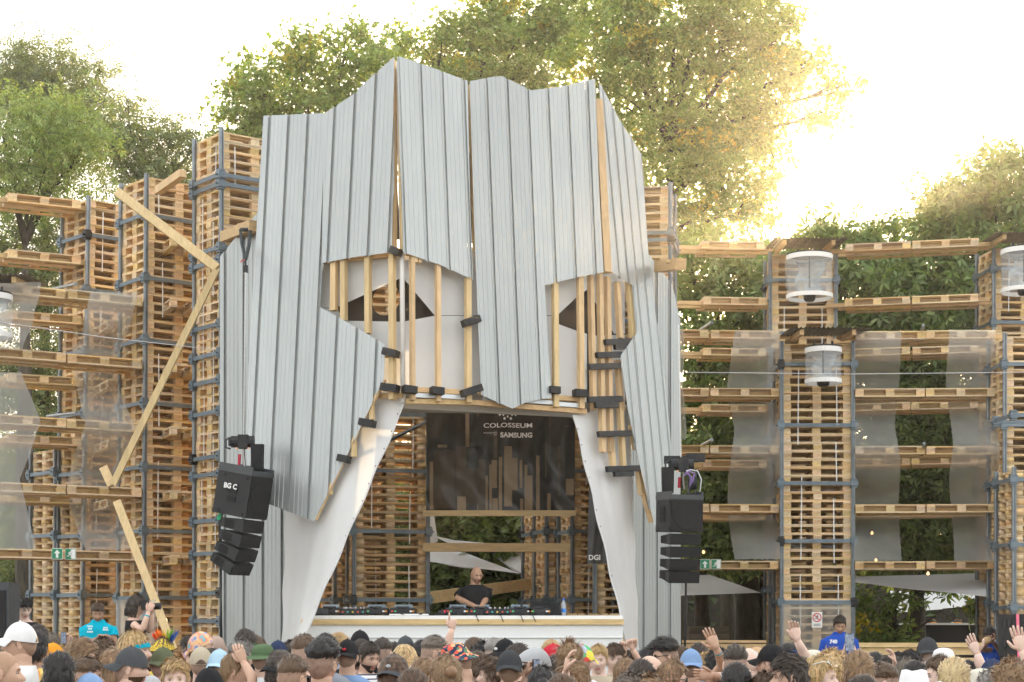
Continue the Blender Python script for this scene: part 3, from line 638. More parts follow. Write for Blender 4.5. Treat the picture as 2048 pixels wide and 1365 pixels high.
# second small banner
m = MB(); P4 = [W(x,y,28.2) for x, y in ((1181,885),(1222,885),(1228,1128),(1174,1128))]
m.grid(lambda u,v: P4[0].lerp(P4[1],u).lerp(P4[3].lerp(P4[2],u),v)+Vector((0,.02*math.sin(u*9+v*3),0)), 8, 16); sb = tag(m.build('side_banner', vinyl, smooth=True), 'narrow black hanging banner behind the right curtain', 'banner')
V, Fc = text_geo('DGI', .11, .004); m = MB(); c = W(1189,1116,28.15); m.add([c+Vector((x,0,y)) for x, y in V], Fc); m.build('lettering', white_print, sb)
# ================================================================== DJ DESK AND GEAR
DK = 25.3
desk = empty('dj_desk', (X(925,DK),DK,0), 0, 'long white DJ desk with a timber edge across the stage', 'desk'); DINV = Matrix.Translation((-X(925,DK),-DK,0))
def dpart(m, name, mat): o = m.build(name, mat, desk); o.matrix_parent_inverse = DINV; return o
xl, xr = X(604,DK), X(1246,DK); zt = Z(1238,DK)
m = MB(); m.box(((xl+xr)/2, DK+.02, (zt-.09)/2+.02), (xr-xl,.03,zt-.13)); dpart(m, 'front_panel', M('white desk panel', (.80,.81,.80), .55))
m = MB(); m.box(((xl+xr)/2, DK-.01, zt-.045), (xr-xl+.02,.05,.075)); dpart(m, 'edge_board', timber_h)
m = MB(); m.box(((xl+xr)/2, DK+.5, zt+.02), (xr-xl,.96,.05)); dpart(m, 'top', M('white desk top', (.80,.82,.83), .5))
m = MB(); m.box(((xl+xr)/2, DK+.0, Z(1276,DK)), (xr-xl,.035,.006)); dpart(m, 'seam', M('panel joint', (.55,.56,.56), .6))
zd = zt+.047
gm = M('dj gear black', (.025,.026,.03), .4, noise=(40,.4)); gs = M('dj screen grey', (.16,.22,.27), .3); kn = M('knob silver', (.5,.5,.52), .35, .6)
def player(px, y, label, w=.33):
    o = empty('media_player', (X(px,DK+y),DK+y,zd), 0, label, 'dj player', 'disc players on the desk')
    m = MB(); m.box((0,0,.05), (w,.38,.085)); m.box((0,.03,.098), (w*.96,.32,.02), taper=.96); m.build('body', gm, o)
    m = MB(); m.box((0,.13,.125), (w*.72,.10,.03), Matrix.Rotation(R(25),3,'X')); m.build('screen', gs, o)
    m = MB(); m.tube([(0,-.06,.105),(0,-.06,.13)], [.095,.09], 22); m.build('jog_wheel', gm, o)
    for k, (x, c) in enumerate(((-.13,(.7,.08,.05)),(-.09,(.1,.5,.2)),(.11,(.8,.8,.8)),(.14,(.8,.35,.05)))):
        m = MB(); m.box((x*w/.33,-.192,.06), (.03,.01,.022)); m.build('button', M('button%d'%k, c, .4), o)
    for sx in (-1,1):
        for sy in (-1,1): m = MB(); m.tube([(sx*w*.4,sy*.15,0),(sx*w*.4,sy*.15,.012)], .02, 8); m.build('foot', gm, o)
    return o
def mixer(px, y, label, w=.36):
    o = empty('mixer', (X(px,DK+y),DK+y,zd), 0, label, 'dj mixer'); m = MB(); m.box((0,0,.05), (w,.40,.095)); m.build('body', gm, o)
    for i in range(6):
        for j in range(4): m = MB(); p = Vector((-w*.42+w*.168*i, -.14+j*.09, .097)); m.tube([p, p+Vector((0,0,.025))], [.012,.009], 8); m.build('knob', kn if (i+j)%2 else gm, o)
    for i in range(4): m = MB(); m.box((-w*.3+w*.2*i,-.17,.108), (.02,.03,.025)); m.build('fader', kn, o)
    for k in range(5): m = MB(); m.box((-w*.4+w*.2*k,-.203,.05), (.025,.008,.02)); m.build('socket', M('socket%d'%(k%3), ((.7,.1,.08),(.08,.45,.4),(.75,.6,.1))[k%3], .5), o)
    return o
player(660,.40,'disc player farthest left on the DJ desk'); mixer(708,.38,'small mixer with coloured plugs on the left of the desk'); player(752,.42,'disc player left of the middle on the desk',.36); player(806,.42,'disc player before the bent cable on the desk',.36)
player(915,.46,'disc player right before the DJ'); player(962,.46,'disc player under the hand of the DJ'); mixer(995,.44,'mixer at the right hand of the DJ'); player(1040,.44,'disc player with orange button right of the DJ',.36); player(1078,.44,'disc player farthest right beside the monitor')
o = empty('effects_unit', (X(888,DK+.35),DK+.35,zd), 0, 'small black effects box with a red knob on the desk', 'effects box'); m = MB(); m.box((0,0,.04), (.16,.14,.075)); m.build('body', gm, o); m = MB(); m.tube([(.02,-.08,.06),(.02,-.055,.06)], .022, 10); m.build('knob', M('red knob', (.8,.05,.12), .4), o)
o = empty('rack_box', (X(636,DK+.3),DK+.3,zd), 0, 'grey box with orange plugs at the left desk end', 'stage box'); m = MB(); m.box((0,0,.05), (.30,.2,.10)); m.build('body', grey_pl, o)
for k in range(3): m = MB(); m.tube([(-.09+k*.07,0,.10),(-.09+k*.07,0,.16)], .013, 8); m.build('plug', M('orange plug', (.75,.35,.12), .5), o)
# coiled cables on and behind the desk
cb = M('black cable', (.015,.015,.016), .5)
for k, (a, b, l) in enumerate((((620,1232),(745,1228),'tangle of black cable on the left desk end'),((740,1231),(875,1233),'black cable looped before the two left players'),((880,1234),(1010,1233),'black cable lying before the DJ'),((1000,1232),(1110,1234),'black cable lying before the right mixer'))):
    m = MB(); r_ = random.Random(k)
    for s_ in range(4):
        pts = []; n = 26
        for i in range(n+1):
            t = i/n; p = W(a[0]+(b[0]-a[0])*t, a[1]+(b[1]-a[1])*t, DK+.12+.05*s_); p.z = zd+.01+abs(.022*math.sin(t*17+s_*2+k))*r_.uniform(.3,1.2); p.y += .05*math.sin(t*23+s_); pts.append(p)
        m.tube(pts, .006, 5)
    tag(m.build('cable', cb), l, 'cable', 'cables on the desk')
for k, px in enumerate((1040,1000,951,1064)):
    m = MB(); p = W(px,1232,DK+.06); p.z = zd; m.tube([p, p+Vector((.01,-.07,0)), p+Vector((.03,-.10,-.05)), p+Vector((.05,-.10,-.09))], .006, 5); tag(m.build('cable', cb), 'cable end hanging over the desk edge, %s from the left' % nth((3,2,1,4)[k]), 'cable', 'cables hanging over the desk edge')
m = MB()
for yy in (0,.01): m.box((X(818,DK+.1),DK+.1,zd+.012+yy*0), (.55,.05,.02)); break
tag(m.build('white_board', M('white lath', (.82,.82,.8), .5)), 'white lath lying before the two left players', 'lath')
# monitor wedge and bottle
o = empty('monitor_speaker', (X(1100,DK+.55),DK+.55,zd), 0, 'black wedge monitor speaker at the right desk end', 'speaker')
m = MB(); m.prism([(-.28,-.2,0),(.17,-.2,0),(.12,-.2,.18),(.02,-.2,.20),(-.28,-.2,.20)], (0,.42,0)); m.build('cabinet', black_pl, o)
m = MB(); m.prism([(-.26,-.205,.01),(.15,-.205,.01),(.10,-.205,.17),(.02,-.205,.19),(-.26,-.205,.19)], (0,.004,0)); m.build('grille', dark_grille, o)
o = empty('headphones', (X(1053,DK+.4),DK+.4,zd+.13), 0, 'black headphones resting on the right player', 'headphones'); m = MB(); m.tube([(-.07,0,0),(-.06,0,.07),(0,0,.10),(.06,0,.07),(.07,0,0)], .011, 8); m.build('headband', gm, o)
for sx in (-1,1): m = MB(); m.tube([(sx*.05,0,0),(sx*.09,0,0)], [.045,.035], 14); m.build('ear_cup', gm, o)
o = empty('water_bottle', (X(1127,DK+.5),DK+.5,zd), 0, 'clear plastic water bottle with blue cap and label on the desk', 'bottle')
def ringz(z, r, n=14): return [Vector((math.cos(2*PI*i/n)*r, math.sin(2*PI*i/n)*r, z)) for i in range(n)]
m = MB(); m.loft([ringz(0,.034),ringz(.01,.038),ringz(.09,.038),ringz(.10,.034),ringz(.15,.037),ringz(.18,.03),ringz(.21,.014),ringz(.225,.014)]); m.build('body', M('bottle plastic', (.75,.85,.92), .1, alpha=.35), o, smooth=True)
m = MB(); m.loft([ringz(.05,.0395),ringz(.10,.0395)], cap=False); m.build('label', M('blue label', (.06,.25,.7), .4), o); m = MB(); m.loft([ringz(.222,.018),ringz(.25,.018)]); m.build('cap', M('blue cap', (.04,.12,.5), .4), o)
# leaning pallet and microphone stand at right inside
pallet(X(1186,28.3), 28.4, .9, R(82), 'wooden pallet leaning low behind the right desk end', 'pallets standing in the stage'); pallet(X(1188,28.3), 28.4, 1.62, R(96), 'upper wooden pallet behind the right desk end', 'pallets standing in the stage'); pallet(X(1188,28.3), 28.4, 1.9, R(87), 'topmost wooden pallet behind the right desk end', 'pallets standing in the stage')
# ================================================================== HUNG SPEAKERS
def text_on(mb_parent, body, size, origin, ux, uz, mat, bold=.0, name='lettering', inv=None):
    V, Fc = text_geo(body, size, bold); m = MB(); ux, uz, origin = Vector(ux), Vector(uz), Vector(origin); m.add([origin+ux*x+uz*y for x, y in V], Fc); o = m.build(name, mat, mb_parent)
    if inv: o.matrix_parent_inverse = inv
    return o
def speaker_array(cx, cy, ztop, yaw, tilt, label, side, sub=(.66,.62,.62), n=4, hh=.185):
    o = empty('line_array', (cx,cy,ztop), yaw, label, 'speakers', 'hung speaker arrays')
    T = Matrix.Rotation(tilt, 3, 'X')      # front is local -Y, tilt makes it look down
    w, d, h = sub
    def q(m, name, mat): return m.build(name, mat, o)
    m = MB(); m.box(T@Vector((0,0,.03)), (w+.02,d,.07), T); q(m,'top_frame',grey_pl)
    for sx in (-1,1): m = MB(); m.box(T@Vector((sx*w*.48,0,.085)), (.03,d,.05), T); q(m,'rail',grey_pl)
    m = MB(); m.box(T@Vector((0,0,-h/2)), (w,d,h), T); q(m,'subwoofer',black_pl)
    m = MB(); m.box(T@Vector((0,-d/2-.006,-h/2)), (w*.95,.02,h*.93), T); q(m,'grille',dark_grille)
    m = MB(); m.tube([T@Vector((0,-d/2-.012,-h/2)), T@Vector((0,-d/2-.022,-h/2))], [w*.42,w*.40], 36); q(m,'woofer',dark_grille)
    for sx in (-1,1):
        m = MB(); m.box(T@Vector((sx*(w/2+.004),.0,-h*.36)), (.02,.16,.13), T); q(m,'handle_recess',dark_grille)
        m = MB(); m.box(T@Vector((sx*(w/2+.004),.0,-h*.62)), (.02,.16,.07), T); q(m,'handle_recess',dark_grille)
        for yy in (-.2,.2):
            for zz in (-.05,-h+.05): m = MB(); m.box(T@Vector((sx*(w/2+.004),yy,zz)), (.02,.07,.03), T); q(m,'latch',black_metal)
    pos = T@Vector((0,-d/2+.21,-h-.022)); ang = tilt
    for k in range(n):
        S = Matrix.Rotation(ang, 3, 'X'); c = pos+S@Vector((0,.02,-hh/2))
        m = MB(); P = []
        for sx in (-1,1): P += [S@Vector((sx*w*.47,-.21,hh/2-.004)), S@Vector((sx*w*.47,-.21,-hh/2+.004)), S@Vector((sx*w*.40,.21,-hh/2+.03)), S@Vector((sx*w*.40,.21,hh/2-.03))]
        m.add([p+c for p in P], [(0,1,2,3),(7,6,5,4),(0,4,5,1),(1,5,6,2),(2,6,7,3),(3,7,4,0)]); cab = q(m,'speaker_cabinet',black_pl)
        m = MB(); m.box(c+S@Vector((0,-.215,0)), (w*.90,.012,hh*.86), S); m.build('grille', dark_grille, cab)
        for sx in (-1,1):
            m = MB(); m.box(c+S@Vector((sx*w*.435,.03,0)), (.03,.17,.10), S@Matrix.Rotation(-sx*R(9),3,'Z')); m.build('handle', dark_grille, cab)
        pos = pos+S@Vector((0,0,-hh-.008)); ang += R(side[1])
    return o, T
# left array: its broad side panel and its front both show
sLx, sLy = X(492,25.3), 25.3
la, T = speaker_array(sLx, sLy, Z(948,25.3), R(62), R(11), 'black speaker array hung at the left of the stage with white letters', (1,5.5), sub=(.50,.58,.60))
text_on(la, 'BG C', .10, T@Vector((-.272,.03,-.20)), T@Vector((0,-1,0)), T@Vector((0,0,1)), white_print, .004)
ra, T2 = speaker_array(X(1359,25.6), 25.6, Z(1000,25.6), R(18), R(2), 'black speaker array hung at the right edge of the metal facade', (1,2.5), sub=(.50,.52,.46), hh=.165)
# hoists, bags, chains
def hoist(px, y, D, label, bag_dx):
    o = empty('chain_hoist', W(px,y,D), 0, label, 'hoist', 'chain hoists above the speakers')
    m = MB(); m.tube([(-.17,0,0),(.15,0,0)], .085, 12); m.box((0,0,.0), (.14,.18,.19)); m.box((-.18,0,0), (.05,.12,.12)); m.build('motor', black_pl, o)
    m = MB(); m.tube([(-.2,0,.05),(-.25,0,.03),(-.25,0,-.08),(-.18,0,-.10)], .016, 6); m.build('handle', grey_pl, o)
    m = MB(); m.box((bag_dx,-.02,-.22), (.16,.13,.36), taper=1.1); m.build('chain_bag', M('black cloth bag', (.018,.018,.02), .9), o)
    m = MB(); m.tube([(0,0,-.09),(0,0,-.2),(.02,0,-.35)], .02, 6); m.build('hook', M('steel hook', (.35,.33,.32), .4, .8), o)
    m = MB(); m.tube([(-.05,-.03,-.18),(-.06,-.03,-.33)], .022, 6); m.build('sling', M('red sling', (.45,.03,.06), .7), o)
    for x in (-.08,.08): m = MB(); m.box((x,-.08,-.10), (.025,.02,.025)); m.build('bolt', M('orange bolt', (.8,.4,.2), .5), o)
    return o
hoist(487,884,25.4,'black chain hoist with cloth bag above the left speakers',.20); hoist(1366,930,25.7,'black chain hoist with cloth bag above the right speakers',-.22)
ch = M('chain steel', (.62,.62,.60), .4, .6)
def chain(p, q, label):
    m = MB(); n = int((p-q).length/.035)
    for i in range(n): m.box(p.lerp(q,(i+.5)/n), (.014,.014,.026) if i % 2 else (.020,.008,.026))
    tag(m.build('chain', ch), label, 'chain')
chain(W(491,545,25.6), W(487,876,25.4), 'thin hoist chain running down the left wing'); chain(W(1357,650,26.2), W(1362,920,25.7), 'thin hoist chain running down the right wing')
st = M('black lifting strap', (.02,.03,.035), .7); m = MB()
for dx in (-10,10): m.tube([W(491+dx,460,26.6), W(491+dx*.7,490,26.2), W(491,520,25.8)], .028, 6, flat=(1,.3))
m.tube([W(481,460,26.6),W(501,460,26.6)], .03, 6); tag(m.build('lifting_strap', st), 'black lifting strap looped over the left jetty', 'strap')
o = empty('hook_block', W(491,530,25.7), 0, 'small black hook block under the left lifting strap', 'hook'); m = MB(); m.box((0,0,-.06), (.07,.06,.10)); m.tube([(0,0,-.02),(0,0,.08)], .014, 6); m.build('block', black_metal, o); m = MB(); m.tube([(0,0,.05),(-.05,0,.07),(-.07,0,.03)], .01, 6); m.build('shackle', M('red shackle', (.6,.1,.1), .5), o)
o = empty('cable_reel', W(1384,967,25.6), 0, 'round steel cable reel with purple rope above the right speakers', 'cable reel')
m = MB(); m.tube([(-.05,0,0),(-.045,0,0)], .16, 26); m.tube([(.05,0,0),(.055,0,0)], .16, 26); m.tube([(-.05,0,0),(.05,0,0)], .09, 18); m.build('drum', grey_pl, o)
m = MB(); m.tube([(-.12,0,-.20),(-.02,-.05,-.20),(.10,0,-.20),(.13,0,.05),(.08,0,.17),(-.02,0,.19),(-.08,0,.17)], .013, 8); m.build('frame', M('bright steel tube', (.6,.62,.63), .3, .9), o)
m = MB(); m.tube([(-.12,-.1,.10),(-.06,-.12,.16),(.02,-.12,.13),(.0,-.12,.02),(-.05,-.13,-.06),(-.02,-.12,.08),(-.10,-.12,.15)], .014, 6); m.build('rope', M('purple rope', (.25,.16,.38), .8), o)
m = MB(); p = W(1352,920,25.8); m.box(p, (.34,.14,.10)); m.box(p+Vector((.28,.0,.03)), (.26,.14,.12)); tag(m.build('hoist_motor', black_pl), 'second black hoist motor lying above the right cable reel', 'hoist')
m = MB(); m.tube([W(1372,1158,25.8), W(1371,1230,25.8), W(1369,1330,25.9)], .016, 8); tag(m.build('speaker_cable', cb), 'black cable hanging below the right speakers', 'cable')
m = MB()
for k in range(4): m.tube([W(447-k*1.5,1020+k*8,25.5), W(438,1045+k*6,25.6), W(443-k,1090,25.9), W(441+k,1300,26.2)], .012, 6)
tag(m.build('speaker_cable', cb), 'bundle of black cables hanging left of the left speakers', 'cable')
m = MB(); m.box(W(438,1037,25.4), (.05,.05,.05)); m.box(W(440,1032,25.4), (.035,.035,.08)); tag(m.build('cable_plug', M('green plug', (.05,.6,.25), .5)), 'green cable plug beside the left speakers', 'plug')
# ================================================================== SIGNS
def sign_board(px, py, D, w, h, label, mat): 
    o = empty('sign', W(px,py,D), 0, label, 'sign'); m = MB(); m.box((0,0,0), (w,.006,h)); m.build('board', mat, o); return o
green_s = M('green sign', (.02,.23,.11), .5); white_s = M('white sign', (.82,.83,.80), .5); red_s = M('red sign', (.65,.03,.05), .5); blk_s = M('black sign', (.03,.03,.03), .6)
def running_man(o, s, mat, y):
    m = MB(); q = lambda x, z: Vector((x*s, y, z*s))
    m.tube([q(.12,.33),q(.121,.331)], .07*s, 10, flat=(1,1), up=(0,0,1)) if False else m.box(q(.10,.33), (.13*s,.004,.13*s))
    for a, b, w in (((.05,.24),(-.04,-.02),.14),((.04,.20),(.22,.10),.06),((.0,.2),(-.17,.12),.06),((-.17,.12),(-.2,-.02),.06),((-.03,-.02),(.12,-.14),.08),((.12,-.14),(.06,-.36),.08),((-.05,-.02),(-.16,-.2),.08),((-.16,-.2),(-.36,-.22),.08)): m.beam(q(*a), q(*b), w*s, .004, (0,1,0))
    m.build('running_figure', mat, o)
def arrow_sign(px, py, D, label, s=.17):
    o = sign_board(px,py,D,s,s,label,white_s); m = MB(); m.box((0,-.005,0), (s*.92,.004,s*.92)); m.build('field', green_s, o)
    m = MB(); k = s*.36; m.prism([(0,-.012,k),(-k*.8,-.012,k*.1),(-k*.3,-.012,k*.1),(-k*.3,-.012,-k),(k*.3,-.012,-k),(k*.3,-.012,k*.1),(k*.8,-.012,k*.1)], (0,.004,0)); m.build('arrow', white_s, o)
def exit_sign(px, py, D, label, s=.17):
    o = sign_board(px,py,D,s,s,label,white_s); m = MB(); m.box((0,-.005,0), (s*.92,.004,s*.92)); m.build('field', green_s, o)
    m = MB(); m.box((s*.26,-.008,0), (s*.34,.003,s*.84)); m.build('door', white_s, o); running_man(o, s*.9, green_s if False else white_s, -.013)
arrow_sign(114.5,1108,27.75,'green exit arrow sign on the left deck'); exit_sign(141,1108.5,27.85,'green running figure exit sign on the left deck'); arrow_sign(1410,1129,31.1,'green exit arrow sign right of the facade'); exit_sign(1432,1129,31.1,'green running figure exit sign right of the facade')
o = sign_board(1634,1240,31.0,.18,.27,'white no climbing sign with red ring on the right stack',white_s)
m = MB(); n = 28; m.loft([[Vector((math.cos(2*PI*i/n)*r, -.006, .04+math.sin(2*PI*i/n)*r)) for i in range(n)] for r in (.062,.078)], cap=False); m.beam((-.047,-.008,.087),(.047,-.008,-.007), .013, .003, (0,1,0)); m.build('ring', red_s, o); running_man(o, .11, blk_s, -.0045); o.children[-1].location = (0,0,.04)
m = MB()
for zz, ww in ((-.075,.11),(-.095,.14)): m.box((0,-.006,zz), (ww,.003,.006))
m.build('caption', blk_s, o)
# ================================================================== TREES
bark = M('bark', (.10,.085,.065), .95, noise=(6,.5), bump=(14,.8), stretch=(2,2,.5))
def leaf_mat(name, col, tr, amt=.4, hue=.03, isl=.35): return M(name, col, .5, isl=isl, hue=hue, trans=(amt, tr), spec=.35)
LM = {'plane': leaf_mat('plane leaves', (.27,.35,.125), (1.45,1.42,.5), .45), 'ash': leaf_mat('ash leaves', (.21,.26,.13), (1.5,1.4,.6), .4),
      'ashb': leaf_mat('bright ash leaves', (.29,.36,.13), (1.4,1.4,.6), .4), 'chest': leaf_mat('chestnut leaves', (.19,.265,.095), (1.5,1.5,.5), .38, .02),
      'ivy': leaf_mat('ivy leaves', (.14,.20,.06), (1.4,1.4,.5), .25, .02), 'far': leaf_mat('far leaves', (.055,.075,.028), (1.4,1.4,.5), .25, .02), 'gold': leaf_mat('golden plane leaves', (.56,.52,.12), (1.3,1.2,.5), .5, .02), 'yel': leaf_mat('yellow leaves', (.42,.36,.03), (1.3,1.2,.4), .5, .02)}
def kite(a, L, w, droop, base=0.0):
    ca, sa = math.cos(a), math.sin(a); P = []
    for t, s_ in ((base,0),(.55,w),(1.0,0),(.55,-w)):
        x, y = t*L*ca-s_*sa, t*L*sa+s_*ca; P.append((x, y, -droop*t*t*L))
    return P
def template(kind):
    V = []
    if kind in ('plane','ivy','far','yel'):
        V += [(0,0,0),(.42,.30,.10),(1.0,.02,-.05),(.52,.0,-.06)]; V += [(0,0,0),(.52,.0,-.06),(1.0,.02,-.05),(.42,-.30,.10)]
        if kind != 'far': V += [(.15,.05,0),(.05,.42,.02),(.30,.55,.0),(.5,.22,.0)]; V += [(.15,-.05,0),(.5,-.22,.0),(.30,-.55,.0),(.05,-.42,.02)]
    elif kind == 'chest':
        for a in (-1.9,-.95,0,.95,1.9): V += kite(a, 1.0-.18*abs(a)/1.9, .17, .35, .08)
    else:
        for x, a in ((.15,.9),(.15,-.9),(.45,.8),(.45,-.8),(.75,.6),(.75,-.6),(.9,0)):
            V += [(p[0]+x, p[1], p[2]-.25*x*x) for p in kite(a, .42, .075, .4)]
    return np.array(V)
def leaves_mesh(name, P, kind, size, mat, per=1, yellow=0):
    T = template('ash' if kind == 'ashb' else kind); n = len(P)
    z = rng.normal(size=(n,3))*np.array([.75,.75,.5])+np.array([0,-.15,.75]); z /= np.linalg.norm(z, axis=1, keepdims=True)
    a = rng.normal(size=(n,3))*np.array([1,1,.5])+np.array([0,0,-.35]); x = a-(a*z).sum(1, keepdims=True)*z; x /= np.linalg.norm(x, axis=1, keepdims=True); y = np.cross(z, x)
    s_ = size*rng.uniform(.65,1.25,size=(n,1,1))
    V = (T[None,:,0:1]*x[:,None]+T[None,:,1:2]*y[:,None]+T[None,:,2:3]*z[:,None])*s_+P[:,None]
    Fq = np.arange(n*len(T)).reshape(-1,4); q = len(T)//4
    if yellow: mi = np.repeat((rng.random(n//per+1) < yellow).astype(np.int32).repeat(per)[:n], q)*(rng.random(n*q) < .8); return np_mesh(name, V.reshape(-1,3), Fq, [mat, LM['gold']], mi)
    return np_mesh(name, V.reshape(-1,3), Fq, mat)
def blob_points(blobs, D, dens, clump_r, per, depth=None, fill=.62):
    """clumps of leaves spread through ellipsoids given as (px,py,rx,ry) at distance D"""
    pts = []; tips = []
    for px, py, rx, ry in blobs:
        c = np.array(W(px,py,D)); r = np.array([rx/F*D, (depth or min(rx,ry)/F*D*1.1), ry/F*D]); vol = r.prod()*4.19
        k = max(3, int(vol**.75*dens)); d = rng.normal(size=(k,3)); d /= np.linalg.norm(d, axis=1, keepdims=True)
        cc = c+d*r*(rng.random((k,1))**(1/3*1.6*fill)); tips.append((c, cc))
        sz = clump_r*rng.uniform(.6,1.3,size=(k,1,1))
        pts.append((cc[:,None]+rng.normal(size=(k,per,3))*sz*np.array([1,1,.62])).reshape(-1,3))
    return np.concatenate(pts), tips
def tree(name, label, px, D, blobs, kind, size, dens=9, clump_r=.38, per=46, trunk_r=.28, fork=.45, group='trees behind the stage', depth=None, base_z=0, fill=.62, twigs=9, yellow=0):
    bx = X(px,D); o = empty(name, (bx,D,base_z), 0, label, 'tree', group); inv = Matrix.Translation((-bx,-D,-base_z))
    P, tips = blob_points(blobs, D, dens, clump_r, per, depth, fill)
    cr = link('crown', leaves_mesh('crown', P, kind, size, LM[kind], per, yellow), o); cr.matrix_parent_inverse = inv
    zt = max(t[0][2] for t in tips); zb = min(t[0][2] for t in tips); m = MB(); f = Vector((bx, D, base_z+(zt-base_z)*fork)); m.tube([(bx,D,base_z-.1),(bx+.05,D,base_z+(f.z-base_z)*.5),f,(f.x,D,f.z+(zt-f.z)*.6)], [trunk_r*1.2,trunk_r*.85,trunk_r*.6,trunk_r*.15], 10)
    for c, cc in tips:
        c = Vector(c); s0 = Vector((f.x, D, max(base_z+1.2, min(f.z+(zt-f.z)*.6, c.z-.3*abs(c.x-f.x)-.3)))); mid = s0.lerp(c, .55)+Vector((0,0,.3)); r0 = trunk_r*.2
        m.tube([s0, mid, c], [r0, r0*.6, r0*.3], 7)
        for q in cc[:twigs]: q = Vector(q); m.tube([mid.lerp(c,.6), c.lerp(q,.5)+Vector((0,0,.1)), q], [r0*.3, r0*.18, .012], 5)
    t = m.build('trunk', bark, o, smooth=True); t.matrix_parent_inverse = inv; return o
tree('plane_tree', 'sunlit plane tree rising behind the left half of the facade', 640, 43, [(520,180,72,80),(480,255,50,55),(600,140,75,70),(690,108,70,55),(620,250,130,90),(745,190,95,100),(560,330,100,55),(700,330,100,80),(450,300,30,40)], 'plane', .145, dens=11, per=52, clump_r=.235, fill=.62, yellow=.07)
tree('plane_tree', 'plane tree rising behind the middle of the facade', 960, 45, [(860,110,95,70),(965,62,95,70),(1060,30,110,70),(900,210,130,100),(1040,150,120,110),(1140,60,80,70),(980,-30,80,40)], 'plane', .145, dens=11, per=52, clump_r=.235, fill=.62, yellow=.07)
tree('plane_tree', 'largest plane tree glowing in low sun right of the facade', 1340, 42, [(1230,100,115,105),(1350,55,120,100),(1460,75,100,90),(1540,80,62,75),(1300,240,135,100),(1430,215,120,100),(1545,180,75,75),(1615,140,52,40),(1672,185,45,32),(1640,235,55,32),(1345,365,110,90),(1450,340,100,90),(1525,290,50,50),(1395,450,105,60),(1490,430,50,40),(1250,-20,90,50),(1420,-20,110,50)], 'plane', .145, dens=11, per=52, clump_r=.235, fill=.62, yellow=.07, trunk_r=.4)
tree('ash_tree', 'grey green ash tree at the upper left', 90, 44, [(40,115,45,55),(110,150,75,65),(175,205,55,65),(60,230,90,80),(205,135,22,22),(130,270,90,70),(20,180,50,60)], 'ash', .26, dens=12.5, group='trees at the left', per=28)
tree('ash_tree', 'bright light green ash tree above the left decks', 50, 35, [(60,295,115,95),(130,255,60,55),(10,390,80,60),(120,365,70,45),(160,320,40,50),(-10,220,40,50)], 'ashb', .26, dens=11.5, group='trees at the left', per=28)
tree('ash_tree', 'loose ash tree between the left stacks and the plane trees', 300, 42, [(285,275,55,55),(250,215,22,30),(345,270,32,32),(390,290,28,38),(280,350,100,55),(225,300,50,55),(350,340,75,55),(425,345,40,45)], 'ash', .26, dens=12.5, group='trees at the left', per=28)
tree('ash_tree', 'dark leafy tree seen through the left deck gaps', 95, 37, [(95,470,110,80),(70,590,110,80),(95,700,100,80),(70,820,100,80),(90,930,100,80),(60,1040,110,80),(60,1150,100,80),(10,520,60,80),(10,760,60,80),(10,980,60,90),(20,1180,70,60),(60,1230,80,50)], 'ash', .26, dens=10, group='trees at the left', per=34, trunk_r=.13)
tree('ash_tree', 'dark leafy tree behind the tallest left stacks', 330, 39, [(300,460,110,80),(330,600,110,90),(300,760,120,100),(330,930,120,100),(300,1090,120,90)], 'ash', .26, dens=7, group='trees at the left', per=30)
GC = 'chestnut trees behind the right decks'; kw = dict(kind='chest', size=.25, dens=9, clump_r=.30, per=22, group=GC, trunk_r=.2, fork=.35)
def col(xs, ys, rx, ry): return [(x+random.uniform(-18,18), y+random.uniform(-18,18), rx, ry) for x in xs for y in ys]
tree('chestnut_tree', 'chestnut tree right beside the facade', 1400, 37, col((1380,1460),(560,650,740,830,920,1010,1085),70,66)+[(1430,500,60,35)], **kw)
tree('chestnut_tree', 'chestnut tree behind the wavy film strip', 1530, 38, col((1540,1610),(560,650,740,830,920,1010,1085),70,66)+[(1500,510,60,35),(1580,530,50,30)], **kw)
tree('chestnut_tree', 'chestnut tree with sunny top just right of the sun', 1690, 37.5, col((1690,1770),(550,640,730,820,910,1000,1085),70,66)+[(1690,465,52,26),(1645,450,30,20),(1740,478,45,22)], **kw)
tree('chestnut_tree', 'chestnut tree in the middle of the right bay', 1830, 37, col((1820,1890),(545,640,730,820,910,1000,1085),68,66)+[(1830,465,50,28),(1890,430,60,45)], **kw)
tree('chestnut_tree', 'tall chestnut tree at the right picture edge', 2000, 36.5, col((1960,2045),(520,620,720,820,910,1000,1085),70,68)+[(1930,395,66,42),(1985,345,55,32),(2040,380,60,60),(1960,445,90,50),(1880,435,45,34),(1925,362,32,26),(2005,330,46,26)], **kw)
# creeper wall behind the DJ
def mass(name, label, blobs, D, kind, size, dens, per, clump_r=.35, depth=.8, cat='foliage'):
    P, _ = blob_points(blobs, D, dens, clump_r, per, depth); return tag(link(name, leaves_mesh(name, P, kind, size, LM[kind])), label, cat, kind='stuff')
mass('creeper', 'broad leaved green creeper behind the DJ', [(x, y, 55, 45) for x in range(820,1080,40) for y in range(1030,1290,45)], 35.5, 'ivy', .20, 10, 30)
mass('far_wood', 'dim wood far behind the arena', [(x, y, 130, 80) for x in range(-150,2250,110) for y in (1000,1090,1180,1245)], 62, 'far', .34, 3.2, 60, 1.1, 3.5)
for a, b, cx_, cy_, l in ((14,12,1728,1246,'patch of yellow leaves right of the blue shirted steward'),(22,20,1962,1218,'yellow leaved twig beside the second steward')):
    mass('yellow_leaves', l, [(cx_,cy_,a,b)], 33.2 if cx_ < 1800 else 36, 'yel', .14, 60, 10, .10, .2)
